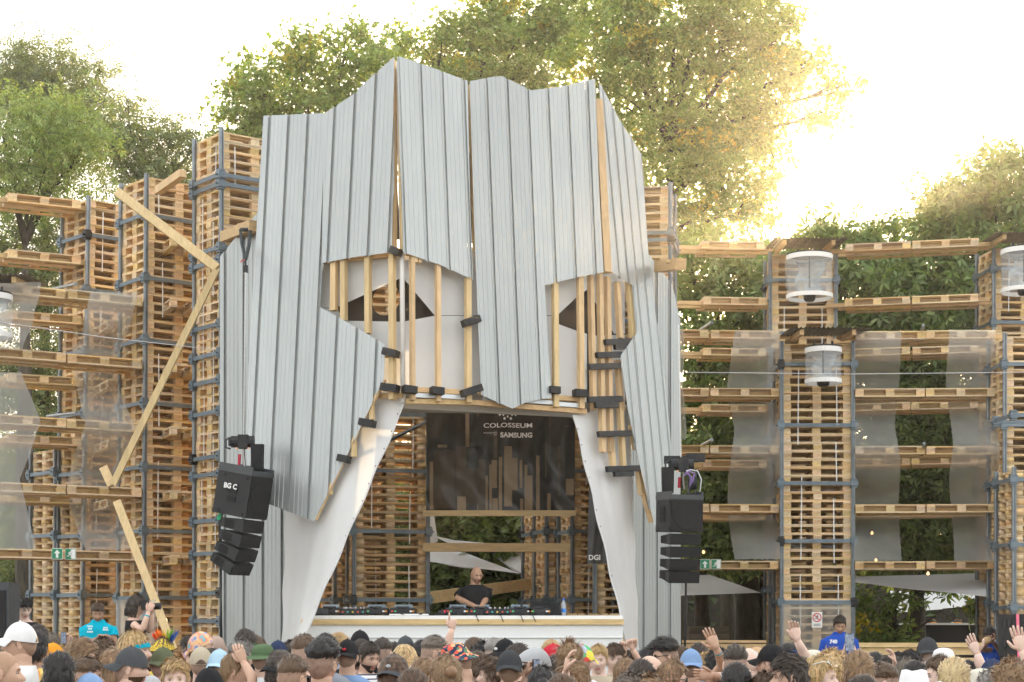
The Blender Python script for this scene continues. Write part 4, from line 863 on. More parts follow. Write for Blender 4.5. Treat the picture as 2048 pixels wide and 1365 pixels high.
# trunks and shade under the right decks
for px, D, r_, l in ((1490,38,.26,'dark tree trunk left of the narrow pallet stack'),(1450,41,.18,'thin dark trunk farther left under the deck'),(1560,44,.2,'dark trunk behind the lantern stack')):
    m = MB(); m.tube([(X(px,D),D,0),(X(px+6,D),D,2.2),(X(px-4,D),D,4.5)], [r_*1.2,r_,r_*.9], 12); tag(m.build('tree_trunk', bark, smooth=True), l, 'trunk')
tree('small_tree', 'dark low tree with a bent trunk under the right deck', 1790, 35.5, [(1735,1200,30,16),(1722,1228,30,22),(1758,1240,34,22),(1745,1272,45,22),(1800,1195,14,8),(1965,1212,22,10),(1790,1285,40,14)], 'chest', .22, dens=14, per=12, clump_r=.22, trunk_r=.13, fork=.75, group=GC, twigs=3)
# shade sails
sail_m = M('white shade sail', (.72,.74,.76), .75, trans=(.35,(1,1,1)), spec=.1)
def sail(pts, label, sag=.12):
    P = [W(*p) for p in pts]; c = sum(P, Vector())/len(P); m = MB(); n = 8
    if len(P) == 3: P = P+[P[2]]
    m.grid(lambda u,v: P[0].lerp(P[1],u).lerp(P[3].lerp(P[2],u),v)-Vector((0,0,sag*math.sin(PI*u)*math.sin(PI*v))), 14, 14); tag(m.build('shade_sail', sail_m, smooth=True), label, 'shade sail', 'white shade sails behind the arena')
sail([(1362,1150,33.6),(1440,1146,38),(1519,1187,34.2),(1519,1201,33.2)] if False else [(1345,1152,36),(1420,1150,36),(1522,1186,34.6),(1345,1192,34)], 'white sail under the deck right of the facade')
sail([(1700,1154,35),(1992,1146,35),(1992,1196,33),(1700,1164,33)], 'broad white sail under the right bay deck')
sail([(1780,1182,44),(1990,1190,44),(1975,1212,40),(1790,1226,41)], 'lower grey white sail farther back in the right bay')
sail([(846,1030,34),(868,1030,34),(876,1084,34),(846,1092,34)], 'sail corner left behind the banner rail')
sail([(868,1072,34),(876,1078,34),(1010,1090,33),(960,1092,33)], 'narrow sail strip above the beam behind the DJ')
sail([(846,1104,34),(925,1104,34),(1042,1148,32.5),(846,1122,33)], 'long white sail below the beam behind the DJ')
sail([(972,1104,35),(1042,1104,35),(1042,1146,33)], 'white sail triangle beside the right inner stacks')
# barrier boards, bar, crates at the right
barrier = empty('plank_barrier', (X(1850,27),27,0), 0, 'pale plank barrier below the right bay', 'barrier'); BI = Matrix.Translation((-X(1850,27),-27,0))
for y0, y1, mt in ((1286,1295,timber_h),(1296,1310,timber_h),(1316,1330,timber_h),(1336,1350,timber_h)):
    m = MB(); a, b = W(1700,(y0+y1)/2,27), W(1998,(y0+y1)/2,27); m.beam(a, b, .04 if y0 > 1290 else .12, (y1-y0)/F*27); q = m.build('plank', mt, barrier); q.matrix_parent_inverse = BI
for x in (1712,1850,1985): m = MB(); a = W(x,1287,27.05); m.beam((a.x,a.y,0), a, .08, .08, (0,1,0)); q = m.build('post', timber, barrier); q.matrix_parent_inverse = BI
b2 = empty('plank_barrier', (X(1450,29),29,0), 0, 'low pale plank barrier right of the facade', 'barrier'); BI2 = Matrix.Translation((-X(1450,29),-29,0))
for y0, y1 in ((1281,1286),(1288,1302),(1306,1320)): m = MB(); m.beam(W(1364,(y0+y1)/2,29), W(1532,(y0+y1)/2,29), .1 if y0 < 1285 else .04, (y1-y0)/F*29); q = m.build('plank', timber_h, b2); q.matrix_parent_inverse = BI2
o = empty('planter_crate', W(1416,1280,34), 0, 'weathered plank crate under the deck right of the facade', 'crate')
for k in range(3): m = MB(); m.box((0,0,-.1+k*.145), (.75,.5,.135)); m.build('plank', M('weathered plank', (.20,.17,.13), .9, var=.2, noise=(6,.4), stretch=(.5,4,4)), o)
o = empty('bar_counter', W(1890,1270,45), 0, 'long black bar counter far back in the right bay', 'bar'); L = X(1975,45)-X(1803,45)
m = MB(); m.box((0,0,-.5), (L,.6,1.5)); m.build('front', M('black cloth', (.012,.012,.013), .9, noise=(3,.4)), o); m = MB(); m.box((0,0,.27), (L+.1,.8,.05)); m.build('top', M('pale bar top', (.5,.48,.44), .5), o)
# dark plank fence far behind closes the view under the decks
m = MB(); m.box((4,58,1.6), (60,.2,3.2)); tag(m.build('rear_fence', M('dark fence', (.06,.05,.04), .9, noise=(2,.4))), 'dark fence far behind the trees', 'fence')

# small warm festoon bulbs under the decks
bulb_m = bpy.data.materials.new('glowing bulb'); bulb_m.use_nodes = True; bp = bulb_m.node_tree.nodes['Principled BSDF']; bp.inputs['Base Color'].default_value = (1,.7,.4,1); bp.inputs['Emission Color'].default_value = (1,.55,.22,1); bp.inputs['Emission Strength'].default_value = 1.0
for px, py, D, l in ((1744,1066,32.5,'small glowing bulb behind the film right of the lantern stack, upper'),(1752,1120,32.5,'small glowing bulb behind the film right of the lantern stack, lower'),(1856,1147,31.0,'small glowing bulb under the middle of the right deck'),(1407,1104,32.0,'small glowing bulb beside the right exit signs')):
    o = empty('bulb', W(px,py,D), 0, l, 'light bulb', 'festoon bulbs'); m = MB(); m.loft([[Vector((math.cos(k*PI/5)*r, math.sin(k*PI/5)*r, z)) for k in range(10)] for z, r in ((-.035,.006),(-.025,.022),(-.005,.028),(.015,.018),(.03,.010))]); m.build('glass', bulb_m, o, smooth=True); m = MB(); m.tube([(0,0,.028),(0,0,.07)], .012, 8); m.build('socket', black_metal, o)
# ================================================================== PEOPLE
SKIN = {'fair': (.72,.48,.37), 'mid': (.60,.38,.27), 'tan': (.46,.27,.175), 'brown': (.28,.155,.10), 'pale': (.78,.56,.46)}
def skin_mat(k): return M('skin '+k, SKIN[k], .5, noise=(14,.10), spec=.35, bump=(60,.05))
def lip_mat(k): c = SKIN[k]; return M('lips '+k, (c[0]*.72,c[1]*.48,c[2]*.50), .45)
HAIR = {'black': (.018,.015,.014), 'dark': (.045,.030,.021), 'brown': (.105,.060,.033), 'light': (.26,.155,.08), 'blond': (.55,.37,.17), 'grey': (.24,.22,.20), 'ash': (.155,.125,.095), 'pale': (.60,.45,.24), 'red': (.25,.10,.04)}
def hair_mat(k): return M('hair '+k, HAIR[k], .42, isl=.5, hue=.012, noise=(60,.25), spec=.4)
def stubble_mat(k, s): a, b = HAIR[k], SKIN[s]; return M('stubble %s %s' % (k, s), tuple(.55*x+.45*y for x, y in zip(a, b)), .65, noise=(90,.10))
CL = {'white': (.78,.78,.77), 'black': (.02,.02,.022), 'grey': (.26,.28,.32), 'navy': (.03,.045,.10), 'blue': (.025,.085,.42), 'turq': (.0,.42,.58), 'red': (.55,.03,.05), 'green': (.10,.16,.08), 'olive': (.12,.135,.075), 'beige': (.50,.43,.32), 'orange': (.80,.33,.03), 'yellow': (.75,.55,.08), 'lblue': (.36,.52,.70), 'denim': (.22,.34,.55), 'dgrey': (.075,.08,.085), 'pink': (.6,.25,.3), 'lgrey': (.45,.46,.47), 'cream': (.70,.66,.55), 'char': (.05,.052,.056), 'sky': (.42,.60,.72)}
def cloth(k):
    if k == 'stripe': return pattern_mat('striped cloth', 'stripes', [(.8,.8,.8),(.04,.05,.09)], 9)
    if k == 'redstripe': return pattern_mat('red striped cloth', 'stripes', [(.8,.78,.76),(.5,.06,.08)], 9)
    if k == 'tiedye': return pattern_mat('tie dye cloth', 'noise', [(.85,.62,.12),(.9,.70,.22),(.75,.22,.04),(.5,.07,.03)], 7)
    if k == 'floral': return pattern_mat('floral cloth', 'cells', [(.03,.045,.08),(.045,.07,.11),(.02,.03,.05),(.10,.20,.12),(.72,.12,.08),(.80,.42,.22)], 42)
    if k == 'paleleaf': return pattern_mat('pale leaf cloth', 'noise', [(.62,.70,.58),(.48,.60,.46),(.72,.78,.68),(.42,.54,.42)], 38)
    if k == 'whiteblue': return pattern_mat('white blue print cloth', 'cells', [(.78,.8,.82),(.8,.8,.8),(.76,.78,.8),(.74,.77,.8),(.25,.32,.6)], 20)
    if k == 'rainbow': return pattern_mat('rainbow cloth', 'cells', [(.75,.08,.06),(.85,.45,.05),(.8,.7,.1),(.1,.45,.2),(.05,.25,.6),(.5,.55,.7)], 12)
    if k == 'bandana': return pattern_mat('painted bandana cloth', 'noise', [(.03,.42,.5),(.1,.55,.6),(.75,.25,.2),(.75,.55,.25),(.75,.4,.45),(.05,.3,.5)], 11)
    if k == 'leopard': return pattern_mat('leopard cloth', 'spots', [(.03,.02,.02),(.75,.50,.25)], 40)
    return M('cloth '+k, CL[k], .85, noise=(5,.14), bump=(9,.35), spec=.15)
def sm(a, b, x): t = np.clip((x-a)/(b-a), 0, 1); return t*t*(3-2*t)
HZC = 1.632        # head centre height of the 1.75 m model
def head_shape(d):
    """unit directions (n,3), +y is the face -> points relative to the head centre"""
    p = d*np.array([.0765,.098,.119]); x, y, z = p[:,0], p[:,1], p[:,2]; t = z/.119; fr = sm(-.02,.04,y)
    jaw = sm(.05,-.95,-t*-1) if False else sm(-.05,.95,-t)
    x = x*(1-.24*jaw); y = np.where(y < 0, y*(1-.30*sm(.3,1.,-t)), y*(1-.02*jaw)); y = y+.014*sm(.45,1.,-t)*fr
    y = y-.006*fr*np.exp(-(x/.05)**2)*sm(-.6,.3,t)
    nz = sm(.022,-.026,z)*sm(-.047,-.030,z); y = y+fr*.027*np.exp(-(x/(.0085+.006*sm(.02,-.03,z)))**2)*nz
    ax = np.abs(x); y = y-fr*.0125*np.exp(-((ax-.031)/.0165)**2-((z-.010)/.0115)**2)
    y = y+fr*.0050*np.exp(-((z-.031)/.009)**2)*(ax < .052); y = y+fr*.004*np.exp(-((ax-.043)/.014)**2-((z+.022)/.016)**2)
    y = y+fr*(.0065*np.exp(-(x/.020)**2-((z+.058)/.006)**2)+.0075*np.exp(-(x/.018)**2-((z+.071)/.006)**2)-.002*np.exp(-(x/.024)**2-((z+.0645)/.0025)**2))
    y = y-fr*.003*np.exp(-(x/.03)**2-((z+.084)/.007)**2)+fr*.007*np.exp(-(x/.02)**2-((z+.102)/.014)**2)
    return np.stack([x,y,z],-1)
def sphere_dirs(na, nb):
    a = np.linspace(0, 2*PI, na, endpoint=False); a = a-.32*np.sin(a); b = np.linspace(0, PI, nb); b = b+.10*np.sin(2*b)*0
    A, B = np.meshgrid(a, b); return np.stack([np.sin(A)*np.sin(B), np.cos(A)*np.sin(B), np.cos(B)], -1), A, B
def grid_faces(na, nb): return [(j*na+i, j*na+(i+1)%na, (j+1)*na+(i+1)%na, (j+1)*na+i) for j in range(nb-1) for i in range(na)]
HD, HA, HB = sphere_dirs(48, 40); HEADV = head_shape(HD.reshape(-1,3)); HEADF = grid_faces(48, 40)
_fc = HEADV[np.array(HEADF)].mean(1); HEADM = np.where((np.abs(_fc[:,0]) < .0235)&(_fc[:,1] > .07)&(_fc[:,2] > -.0765)&(_fc[:,2] < -.0535), 1, 0)
def hairline(az, style):
    """az 0 front .. pi back; height of the hair edge relative to the head centre"""
    a = np.abs((az+PI) % (2*PI)-PI); xs = [0,.5,.95,1.25,1.5,1.75,2.1,2.6,PI]
    ys = {'recede': [.088,.085,.055,.02,-.01,-.005,-.04,-.065,-.07]}.get(style, [.064,.066,.048,.015,-.022,-.004,-.042,-.070,-.075]); return np.interp(a, xs, ys)
def shell(az, t, edge, thick):
    """point on a cap over the head; t 0 crown .. 1 edge height"""
    zc = np.clip(edge/.119, -.98, .98); b = t*np.arccos(zc); d = np.stack([np.sin(az)*np.sin(b), np.cos(az)*np.sin(b), np.cos(b)], -1)
    p = head_shape(d.reshape(-1,3)).reshape(d.shape); n = d/np.array([.0765,.098,.119]); n /= np.linalg.norm(n, axis=-1, keepdims=True); return p+n*thick[...,None], n
def vnoise(p, f, seed): return np.sin(p[...,0]*f+seed)*np.sin(p[...,1]*f*1.13+seed*1.7)*np.sin(p[...,2]*f*.91+seed*2.3)
def ribbons(mb, p, d, n, L, w, lift, seg=2, curl=0, r=None):
    s_ = np.cross(d, n); s_ = s_/(np.linalg.norm(s_,axis=1,keepdims=True)+1e-9); V = []; l = L[:,None]; k_ = 2*(seg+1)
    for k in range(seg+1):
        t = k/seg; q = p+d*l*t+n*lift*(math.sin(t*PI*.6))-n*(.10*l*t*t)+s_*np.sin(t*5+l*90)*curl; ww = w*(1-.75*t); V += [q-s_*ww, q+s_*ww]
    V = np.stack(V,1).reshape(-1,3); mb.add(V, [(b+2*k,b+2*k+1,b+2*k+3,b+2*k+2) for b in range(0,len(V),k_) for k in range(seg)])
def make_hair(style, colour, skin, rs, seed):
    """returns list of (name, MB, material, smooth) in head space"""
    out = []; r = np.random.default_rng(int(seed*100)); hm = hair_mat(colour)
    if style == 'bald': return out
    na, nb = (72, 20) if style not in ('under','buzz') else (36, 12); az = np.linspace(0, 2*PI, na, endpoint=False)[None,:].repeat(nb,0); t = np.linspace(0.02,1,nb)[:,None].repeat(na,1)
    edge = hairline(az, style); a = np.abs((az+PI) % (2*PI)-PI); z = np.cos(t*np.arccos(np.clip(edge/.119,-.98,.98)))*.119
    top = sm(.03,.085,z)
    if style == 'buzz': th = .0025*np.ones_like(t)
    elif style in ('fade','quiff'): th = .0015+(.022 if style == 'fade' else .036)*sm(.035,.08,z)*(1-.2*vnoise(np.stack([az,t*3,az],-1),4,seed))
    elif style == 'under': th = .003*np.ones_like(t)
    elif style in ('short','recede'): th = .006+.016*top
    elif style == 'full': th = .006+.017*top
    elif style == 'spiky': th = .008+.022*top
    elif style in ('curly','curlybig'): th = (.010 if style == 'curly' else .019)+.015*top
    elif style in ('long','bob'): th = .012+.012*top
    else: th = .010+.012*top
    fade_edge = 1-sm(.86,1.,t)*.85; P, n = shell(az, t, edge, th*fade_edge+.0032)
    amp = {'curly': .007,'curlybig': .010,'spiky': .005,'full': .006,'quiff': .005,'fade': .003,'short': .003}.get(style, .002)
    P = P+n*(vnoise(P, 95 if 'curl' in style else 120, seed)[...,None]*amp)
    if style not in ('buzz','under') and 'curl' not in style:      # locks: ridges running with the comb
        q_ = az*23+2.2*np.sin(t*3+az*2+seed)+1.5*np.sin(az*5+seed); P = P+n*((np.sin(q_)*.0032+np.sin(q_*1.9+seed)*.0022)*sm(0,.25,t)*fade_edge*(.3 if style == 'fade' else 1)*np.where(z < .03, .35 if style == 'quiff' else 1, 1))[...,None]
    m = MB(); m.add(P.reshape(-1,3), grid_faces(na, nb)+[tuple(range(na))]); thin = style in ('buzz',)
    if style in ('fade','quiff'):        # cropped sides, thick top
        Fc = grid_faces(na, nb); m = MB(); m.add(P.reshape(-1,3), []); lim = z.reshape(-1)
        for f in Fc: m.f.append(list(f)); m.m.append(1 if np.mean([lim[i] for i in f]) < .045 else 0)
        m.f.append(list(range(na))); m.m.append(0); out.append(('hair', m, [hm, stubble_mat(colour, skin)], True))
    else: out.append(('hair', m, stubble_mat(colour, skin) if thin or style == 'under' else hm, True))
    if style in ('buzz','under'): return out
    N = {'fade': 420,'quiff': 520,'short': 620,'recede': 380,'full': 760,'spiky': 520,'curly': 820,'curlybig': 950}.get(style, 420)
    k = r.integers(0, na*nb, N); PP = P.reshape(-1,3)[k]+r.normal(size=(N,3))*.004; nn = n.reshape(-1,3)[k]; zz = z.reshape(-1)[k]
    if style in ('fade','quiff'): sel = zz > .045; PP, nn = PP[sel], nn[sel]
    comb = np.array([.35*math.sin(seed), .8, .1]) if style in ('fade','quiff','full') else np.array([.3*math.sin(seed), .1, -.9])
    sw = np.where(PP[:,2:3] > .05, comb, np.array([0,.15,-1.]))+r.normal(size=PP.shape)*(.9 if 'curl' in style else .15)
    d = sw-(sw*nn).sum(1,keepdims=True)*nn+nn*({'spiky': .55,'curly': .25,'curlybig': .3}.get(style,.05)); d /= np.linalg.norm(d,axis=1,keepdims=True)
    L = r.uniform(.6,1.3,len(PP))*{'fade': .028,'quiff': .045,'short': .026,'full': .050,'spiky': .045,'curly': .028,'curlybig': .034}.get(style,.04)
    m2 = MB(); ribbons(m2, PP, d, nn, L, (.0032 if style != 'short' else .0025) if 'curl' not in style else .0040, .008, 2, .006 if 'curl' in style else .0015); out.append(('hair_strands', m2, hm, False))
    if style in ('long','bob','pony','bun'):
        m3 = MB(); n_s = 330 if style in ('long','bob') else 60; part = r.uniform(-.015,.02)
        low = {'long': -.42,'bob': -.13}.get(style,-.1)
        if style in ('long','bob'):
            for i in range(n_s):
                a0 = r.uniform(1.45, 2*PI-1.45) if style == 'long' else r.uniform(1.35, 2*PI-1.35)
                L_ = low*r.uniform(.72,1.05); pts = []
                for t_ in np.linspace(.15,1,6):
                    e = np.array([-.02]); q, _ = shell(np.array([a0]), np.array([t_]), e, np.array([.020+r.uniform(0,.012)])); pts.append(q[0])
                out_ = np.array([math.sin(a0), math.cos(a0), 0]); zz_ = pts[-1][2]; wv = r.uniform(0,6)
                for s_ in np.linspace(.15,1,7):
                    q = pts[5]+out_*(.010*math.sin(s_*3)-.012*s_)+np.array([.006*math.sin(s_*9+wv), .006*math.cos(s_*8+wv), (L_-zz_)*s_]); q[1] = min(q[1], pts[5][1]); pts.append(q)
                tang = np.cross(out_, [0,0,1]); w_ = r.uniform(.004,.009); V = []
                for j, q in enumerate(pts): ww = w_*(1-.5*j/len(pts)); V += [q-tang*ww, q+tang*ww]
                m3.add(V, [(2*j,2*j+1,2*j+3,2*j+2) for j in range(len(pts)-1)])
            out.append(('long_hair', m3, hm, False))
        else:
            c = np.array([0,-.115,.045]) if style == 'bun' else np.array([0,-.11,.03]); D_, _, _ = sphere_dirs(14, 10); q = D_.reshape(-1,3)*np.array([.036,.034,.036]); q = q*(1+.12*vnoise(q,130,seed)[:,None])+c; m3.add(q, grid_faces(14,10))
            if style == 'pony': m3.tube([c, c+np.array([.0,-.05,.0]), c+np.array([0,-.07,-.08]), c+np.array([0,-.06,-.2])], [.022,.03,.028,.008], 10)
            out.append(('tied_hair', m3, hm, True))
    return out
def beard_geo(colour, skin, full=1):
    Fc = [f for f, c in zip(HEADF, _fc) if c[1] > -.012 and c[2] < -.040 and not (abs(c[0]) < .026 and -.079 < c[2] < -.052) and (c[2] < -.05 or abs(c[0]) > .028 or (abs(c[0]) < .028 and c[2] < -.045)) and not (abs(c[0]) < .016 and c[2] > -.05)]
    idx = sorted({i for f in Fc for i in f}); mp = {i: k for k, i in enumerate(idx)}; V = HEADV[idx]; n = V/np.array([.0765,.098,.119])**2; n /= np.linalg.norm(n,axis=1,keepdims=True)
    V = V+n*(.004 if full else .0015); V = V*(1+.01*vnoise(V,200,1)[:,None]); m = MB(); m.add(V, [tuple(mp[i] for i in f) for f in Fc]); return ('beard', m, stubble_mat(colour, skin) if not full else hair_mat(colour), True)
def face_bits(m, skin):
    """eyes and brows added to the body mesh: slots 2 eye white, 3 iris, 4 brow"""
    for sx in (-1,1):
        c = np.array([sx*.0315,.0765,.010]); D_, _, _ = sphere_dirs(10,7); m.add(D_.reshape(-1,3)*np.array([.0125,.008,.0040])+c, grid_faces(10,7), 2)
        m.add(D_.reshape(-1,3)*np.array([.0052,.004,.0042])+c+np.array([0,.0058,0]), grid_faces(10,7), 3)
        P = []
        for k in range(6):
            t = k/5; x = sx*(.014+.034*t); z = .0275+.005*math.sin(t*2.2)-.004*t; y = .0925-.022*t*t
            P += [(x,y,z-.0032*(1-.5*t)),(x,y+.001,z+.0035*(1-.5*t))]
        m.add(P, [(2*k,2*k+1,2*k+3,2*k+2) if sx > 0 else (2*k,2*k+2,2*k+3,2*k+1) for k in range(5)], 4)
        m.add([(sx*x,y,z) for x,y,z in ((.018,.0855,.0165),(.031,.0875,.0195),(.046,.0795,.0145),(.046,.0800,.0165),(.031,.0885,.0225),(.018,.0860,.0185))], [(0,1,4,5) if sx > 0 else (5,4,1,0),(1,2,3,4) if sx > 0 else (4,3,2,1)], 4)
def ears(m):
    for sx in (-1,1):
        D_, _, _ = sphere_dirs(14,10); q = D_.reshape(-1,3)*np.array([.011,.020,.032]); q[:,1] *= 1+.25*np.sign(q[:,2])*np.abs(q[:,2])/.032
        q = q-np.array([0,0,0])+np.where((np.abs(q[:,1:2]) < .010)&(np.abs(q[:,2:3]) < .018)&(q[:,0:1]*sx > 0), np.array([-sx*.007,0,0]), 0.0)
        c, s_ = math.cos(sx*.42), math.sin(sx*.42); q = np.stack([q[:,0]*c+q[:,1]*s_, -q[:,0]*s_+q[:,1]*c, q[:,2]],-1)+np.array([sx*.079,-.010,.0]); m.add(q, grid_faces(14,10), 0)
TORSO = [(1.505,.064,.060,-.014),(1.488,.082,.066,-.016),(1.470,.112,.074,-.014),(1.452,.150,.084,-.010),(1.425,.184,.094,-.005),(1.37,.196,.106,0),(1.27,.182,.114,.005),(1.17,.164,.108,.005),(1.06,.152,.100,.004),(.98,.158,.102,0),(.90,.170,.108,-.005),(.84,.165,.104,-.005)]
def ring(z, rx, ry, oy, n=26, e=2.4):
    P = []
    for i in range(n):
        a = 2*PI*i/n; c, s_ = math.cos(a), math.sin(a); P.append((math.copysign(abs(c)**(2/e),c)*rx, oy+math.copysign(abs(s_)**(2/e),s_)*ry, z))
    return P
def hand_geo(m, wrist, dirv, palm_n, side, pose='open', slot=0, s=1.0):
    """palm, four fingers of unequal length and a thumb; dirv points to the fingertips, palm_n out of the palm"""
    d = Vector(dirv).normalized(); n = Vector(palm_n); n = (n-d*n.dot(d)).normalized(); a = d.cross(n)*side; w = Vector(wrist)
    def P(x, y, z): return w+a*x*s+d*y*s+n*z*s
    rings = []
    for y, hw, ht in ((-.012,.024,.019),(.02,.030,.018),(.05,.040,.016),(.082,.042,.014),(.095,.036,.010)): rings.append([P(math.cos(2*PI*i/12)*hw, y, math.sin(2*PI*i/12)*ht) for i in range(12)])
    m.loft(rings, slot)
    curls = {'open': (.12,.10,.14,.2), 'fist': (1.5,1.5,1.5,1.5), 'point': (.04,1.5,1.5,1.5), 'grip': (.75,.8,.85,.9), 'relax': (.35,.4,.45,.5)}[pose]; spread = 1.0 if pose == 'open' else .25
    for k, (x, L, cu) in enumerate(zip((.030,.011,-.010,-.029), (.074,.082,.076,.060), curls)):
        p = P(x, .085, 0); ang = 0; an = x*3.2*spread; pts = [p]
        for sg in (.45,.31,.24):
            ang += cu; v = d*math.cos(ang)*math.cos(an)+a*math.sin(an)*math.cos(ang)+n*math.sin(ang); p = p+v*L*sg*s; pts.append(p)
        m.tube(pts, [.0098*s,.0088*s,.0078*s,.0055*s], 8, slot)
    t0 = P(.034,.022,.004); th = {'open': .95,'fist': .35,'point': .4,'grip': .5,'relax': .5}[pose]; v1 = (d*math.cos(th)+a*math.sin(th)+n*.35).normalized(); v2 = (d*math.cos(th*.6)+a*math.sin(th*.6)*.8+n*(.4 if pose == 'open' else .9)).normalized()
    m.tube([t0-v1*.01, t0+v1*.035*s, t0+v1*.035*s+v2*.030*s, t0+v1*.035*s+v2*.052*s], [.013*s,.0115*s,.010*s,.0065*s], 8, slot)
def arm_geo(m, sh, el, wr, slot=0, fat=1.0, r_=(.050,.043,.038,.040,.033,.025)):
    sh, el, wr = Vector(sh), Vector(el), Vector(wr); m.tube([sh, sh.lerp(el,.5), sh.lerp(el,.93), el.lerp(wr,.18), el.lerp(wr,.6), wr], [x*fat for x in r_], 12, slot)
N_P = 0
def person(px, top, D, yaw=0, hair='short', hc='dark', hat=None, shirt='black', skin='fair', hyaw=None, pitch=0, beard=None, arms=None, extra=(), label='', group='festival crowd before the stage', base_z=0.0, height=None, fat=1.0, sleeve=.55, roll=0, hatc=None, lod=1):
    """one festival goer; yaw 0 looks to the stage, 90 to the right, 180 to the camera. arms: {'r': (elbow, wrist, pose)} points as (px,py,dD)"""
    global N_P; N_P += 1; seed = N_P*1.37; H = height or max(1.45, Z(top, D)-base_z); hat_h = {'cap': .018,'capb': .018,'bucket': .03,'boonie': .03,'cowboy': .05,'flat': .015,'bandana': .008}.get(hat, {'spiky': .03,'full': .026,'quiff': .028,'curly': .03,'curlybig': .045,'bald': 0,'buzz': .002}.get(hair,.018))
    s = (H-hat_h*1)/1.75; Rz = Matrix.Rotation(-R(yaw), 3, 'Z'); base = Vector((X(px,D), D, base_z))
    fwd0 = -.03 if False else 0
    o = empty('person', base, 0, label, 'person', group)
    hy = R((hyaw if hyaw is not None else yaw)); Rh = Matrix.Rotation(-hy, 3, 'Z') @ Matrix.Rotation(-R(pitch), 3, 'X') @ Matrix.Rotation(R(roll), 3, 'Y')
    neck = Vector((0,-.012,1.525))
    RhN, RzN = np.array(Rh), np.array(Rz)
    nb_ = np.array(Rz @ neck)
    def head_pts(V): V = np.asarray(V, dtype=float)*1.01; return ((V+np.array([0,.012,HZC-.006-1.525])) @ RhN.T+nb_)*s
    def body_pts(V): return np.asarray([tuple(v) for v in V], dtype=float) @ RzN.T*s
    mats = [skin_mat(skin), lip_mat(skin), M('eye white', (.42,.38,.35), .3), M('iris', (.03,.022,.015), .25), hair_mat(hc if hair != 'bald' else 'dark'), M('trousers %d' % (N_P%4), [(.03,.035,.05),(.10,.09,.08),(.02,.02,.022),(.16,.15,.13)][N_P%4], .9), M('shoes', (.08,.08,.085), .7)]
    B = MB(); hm = MB(); hm.add(HEADV, []); hm.f = [list(f) for f in HEADF]; hm.m = list(HEADM); face_bits(hm, skin); ears(hm); B.add(head_pts(hm.v), hm.f); B.m = list(hm.m)
    t = MB()
    t.loft([ring(z, rx*fat, ry*fat, oy, e=2.1 if z > 1.43 else 2.5) for z, rx, ry, oy in [(1.58,.058,.060,-.008),(1.55,.061,.062,-.012),(1.525,.063,.062,-.014)]+TORSO], 0)
    for sx in (-1,1):
        t.tube([(sx*.085,-.005,.92),(sx*.092,0,.72),(sx*.095,.012,.50),(sx*.097,-.012,.30),(sx*.10,-.015,.09)], [.088*fat,.082*fat,.060,.055,.042], 14, 5)
        t.tube([(sx*.10,-.05,.05),(sx*.102,.02,.055),(sx*.108,.12,.04),(sx*.11,.17,.03)], [.045,.05,.042,.025], 10, 6, flat=(1,.8))
    aw = arms or {}; loc = {}
    inv = Rz.transposed()
    for side, sx in (('r',1),('l',-1)):
        sh = Vector((sx*.176*min(fat,1.1),-.005,1.405)); pose = 'relax'
        if side in aw:
            e_, w_, pose = aw[side][:3]; f3 = lambda q: (inv @ (W(q[0],q[1],D+q[2])-base))/s
            el, wr = f3(e_), f3(w_)
        else: el, wr = Vector((sx*.235,-.03,1.13)), Vector((sx*.23,.06,.90))
        loc[side] = (sh, el, wr, pose); arm_geo(t, sh, el, wr, 0, fat if fat < 1.2 else 1.1)
        dv = (wr-el).normalized(); pn = aw[side][3] if side in aw and len(aw[side]) > 3 else None
        pn = (inv @ Vector(pn)) if pn else (Vector((-sx,0,0)) if side not in aw else Vector((0,-1,.1)))
        hd = (inv @ Vector(aw[side][4])) if side in aw and len(aw[side]) > 4 else dv
        hand_geo(t, wr, hd, pn, sx if side not in aw or len(aw[side]) < 6 else aw[side][5], pose, 0)
    B.add(body_pts(t.v), t.f); B.m[-len(t.m):] = t.m
    ob = B.build('body', mats, o, smooth=True)
    def part(name, mb, mat, smooth=True, pts=body_pts, parent=None):
        q = MB(); q.v = [tuple(v) for v in pts(mb.v)]; q.f = mb.f; q.m = mb.m; q.n = len(q.v); return q.build(name, mat, parent or o, smooth=smooth)
    # clothing
    if shirt:
        c = MB(); tank = shirt.startswith('tank:'); cm = cloth(shirt.split(':')[-1]); g_ = .013
        rows = TORSO[1 if not tank else 3:-1]
        wob = lambda i, z: 1+.02*math.sin(i*1.7+z*31)+.012*math.sin(i*3.1-z*17)
        rr = []
        for z, rx, ry, oy in rows:
            base_r = ring(z+.004, rx*fat+g_, ry*fat+g_+.003, oy, 26); rr.append([(x*wob(i,z), y*wob(i+5,z), zz) for i, (x,y,zz) in enumerate(base_r)])
        rr.append([(x*1.03, y*1.03, z-.06) for x, y, z in rr[-1]]); c.loft(rr, cap=False)
        if not tank:
            for side, sx in (('r',1),('l',-1)):
                sh, el, wr, _ = loc[side]
                if sleeve <= 1: pp = [sh+Vector((-sx*.06,0,.0)), sh.lerp(el,.10), sh.lerp(el,sleeve*.6), sh.lerp(el,sleeve)]; c.tube(pp, [.050*fat,.062*fat,.058*fat,.062*fat], 14, cap=False)
                else: c.tube([sh+Vector((-sx*.05,0,.012)), sh.lerp(el,.3), el, el.lerp(wr,.9)], [.066,.060,.050,.040], 14, cap=False)
        else:
            for sx in (-1,1): c.tube([(sx*.13,.085,1.36),(sx*.115,.06,1.42),(sx*.10,.0,1.462),(sx*.115,-.07,1.42),(sx*.13,-.09,1.36)], [.026]*5, 8, flat=(1,.35))
        part('shirt', c, cm)
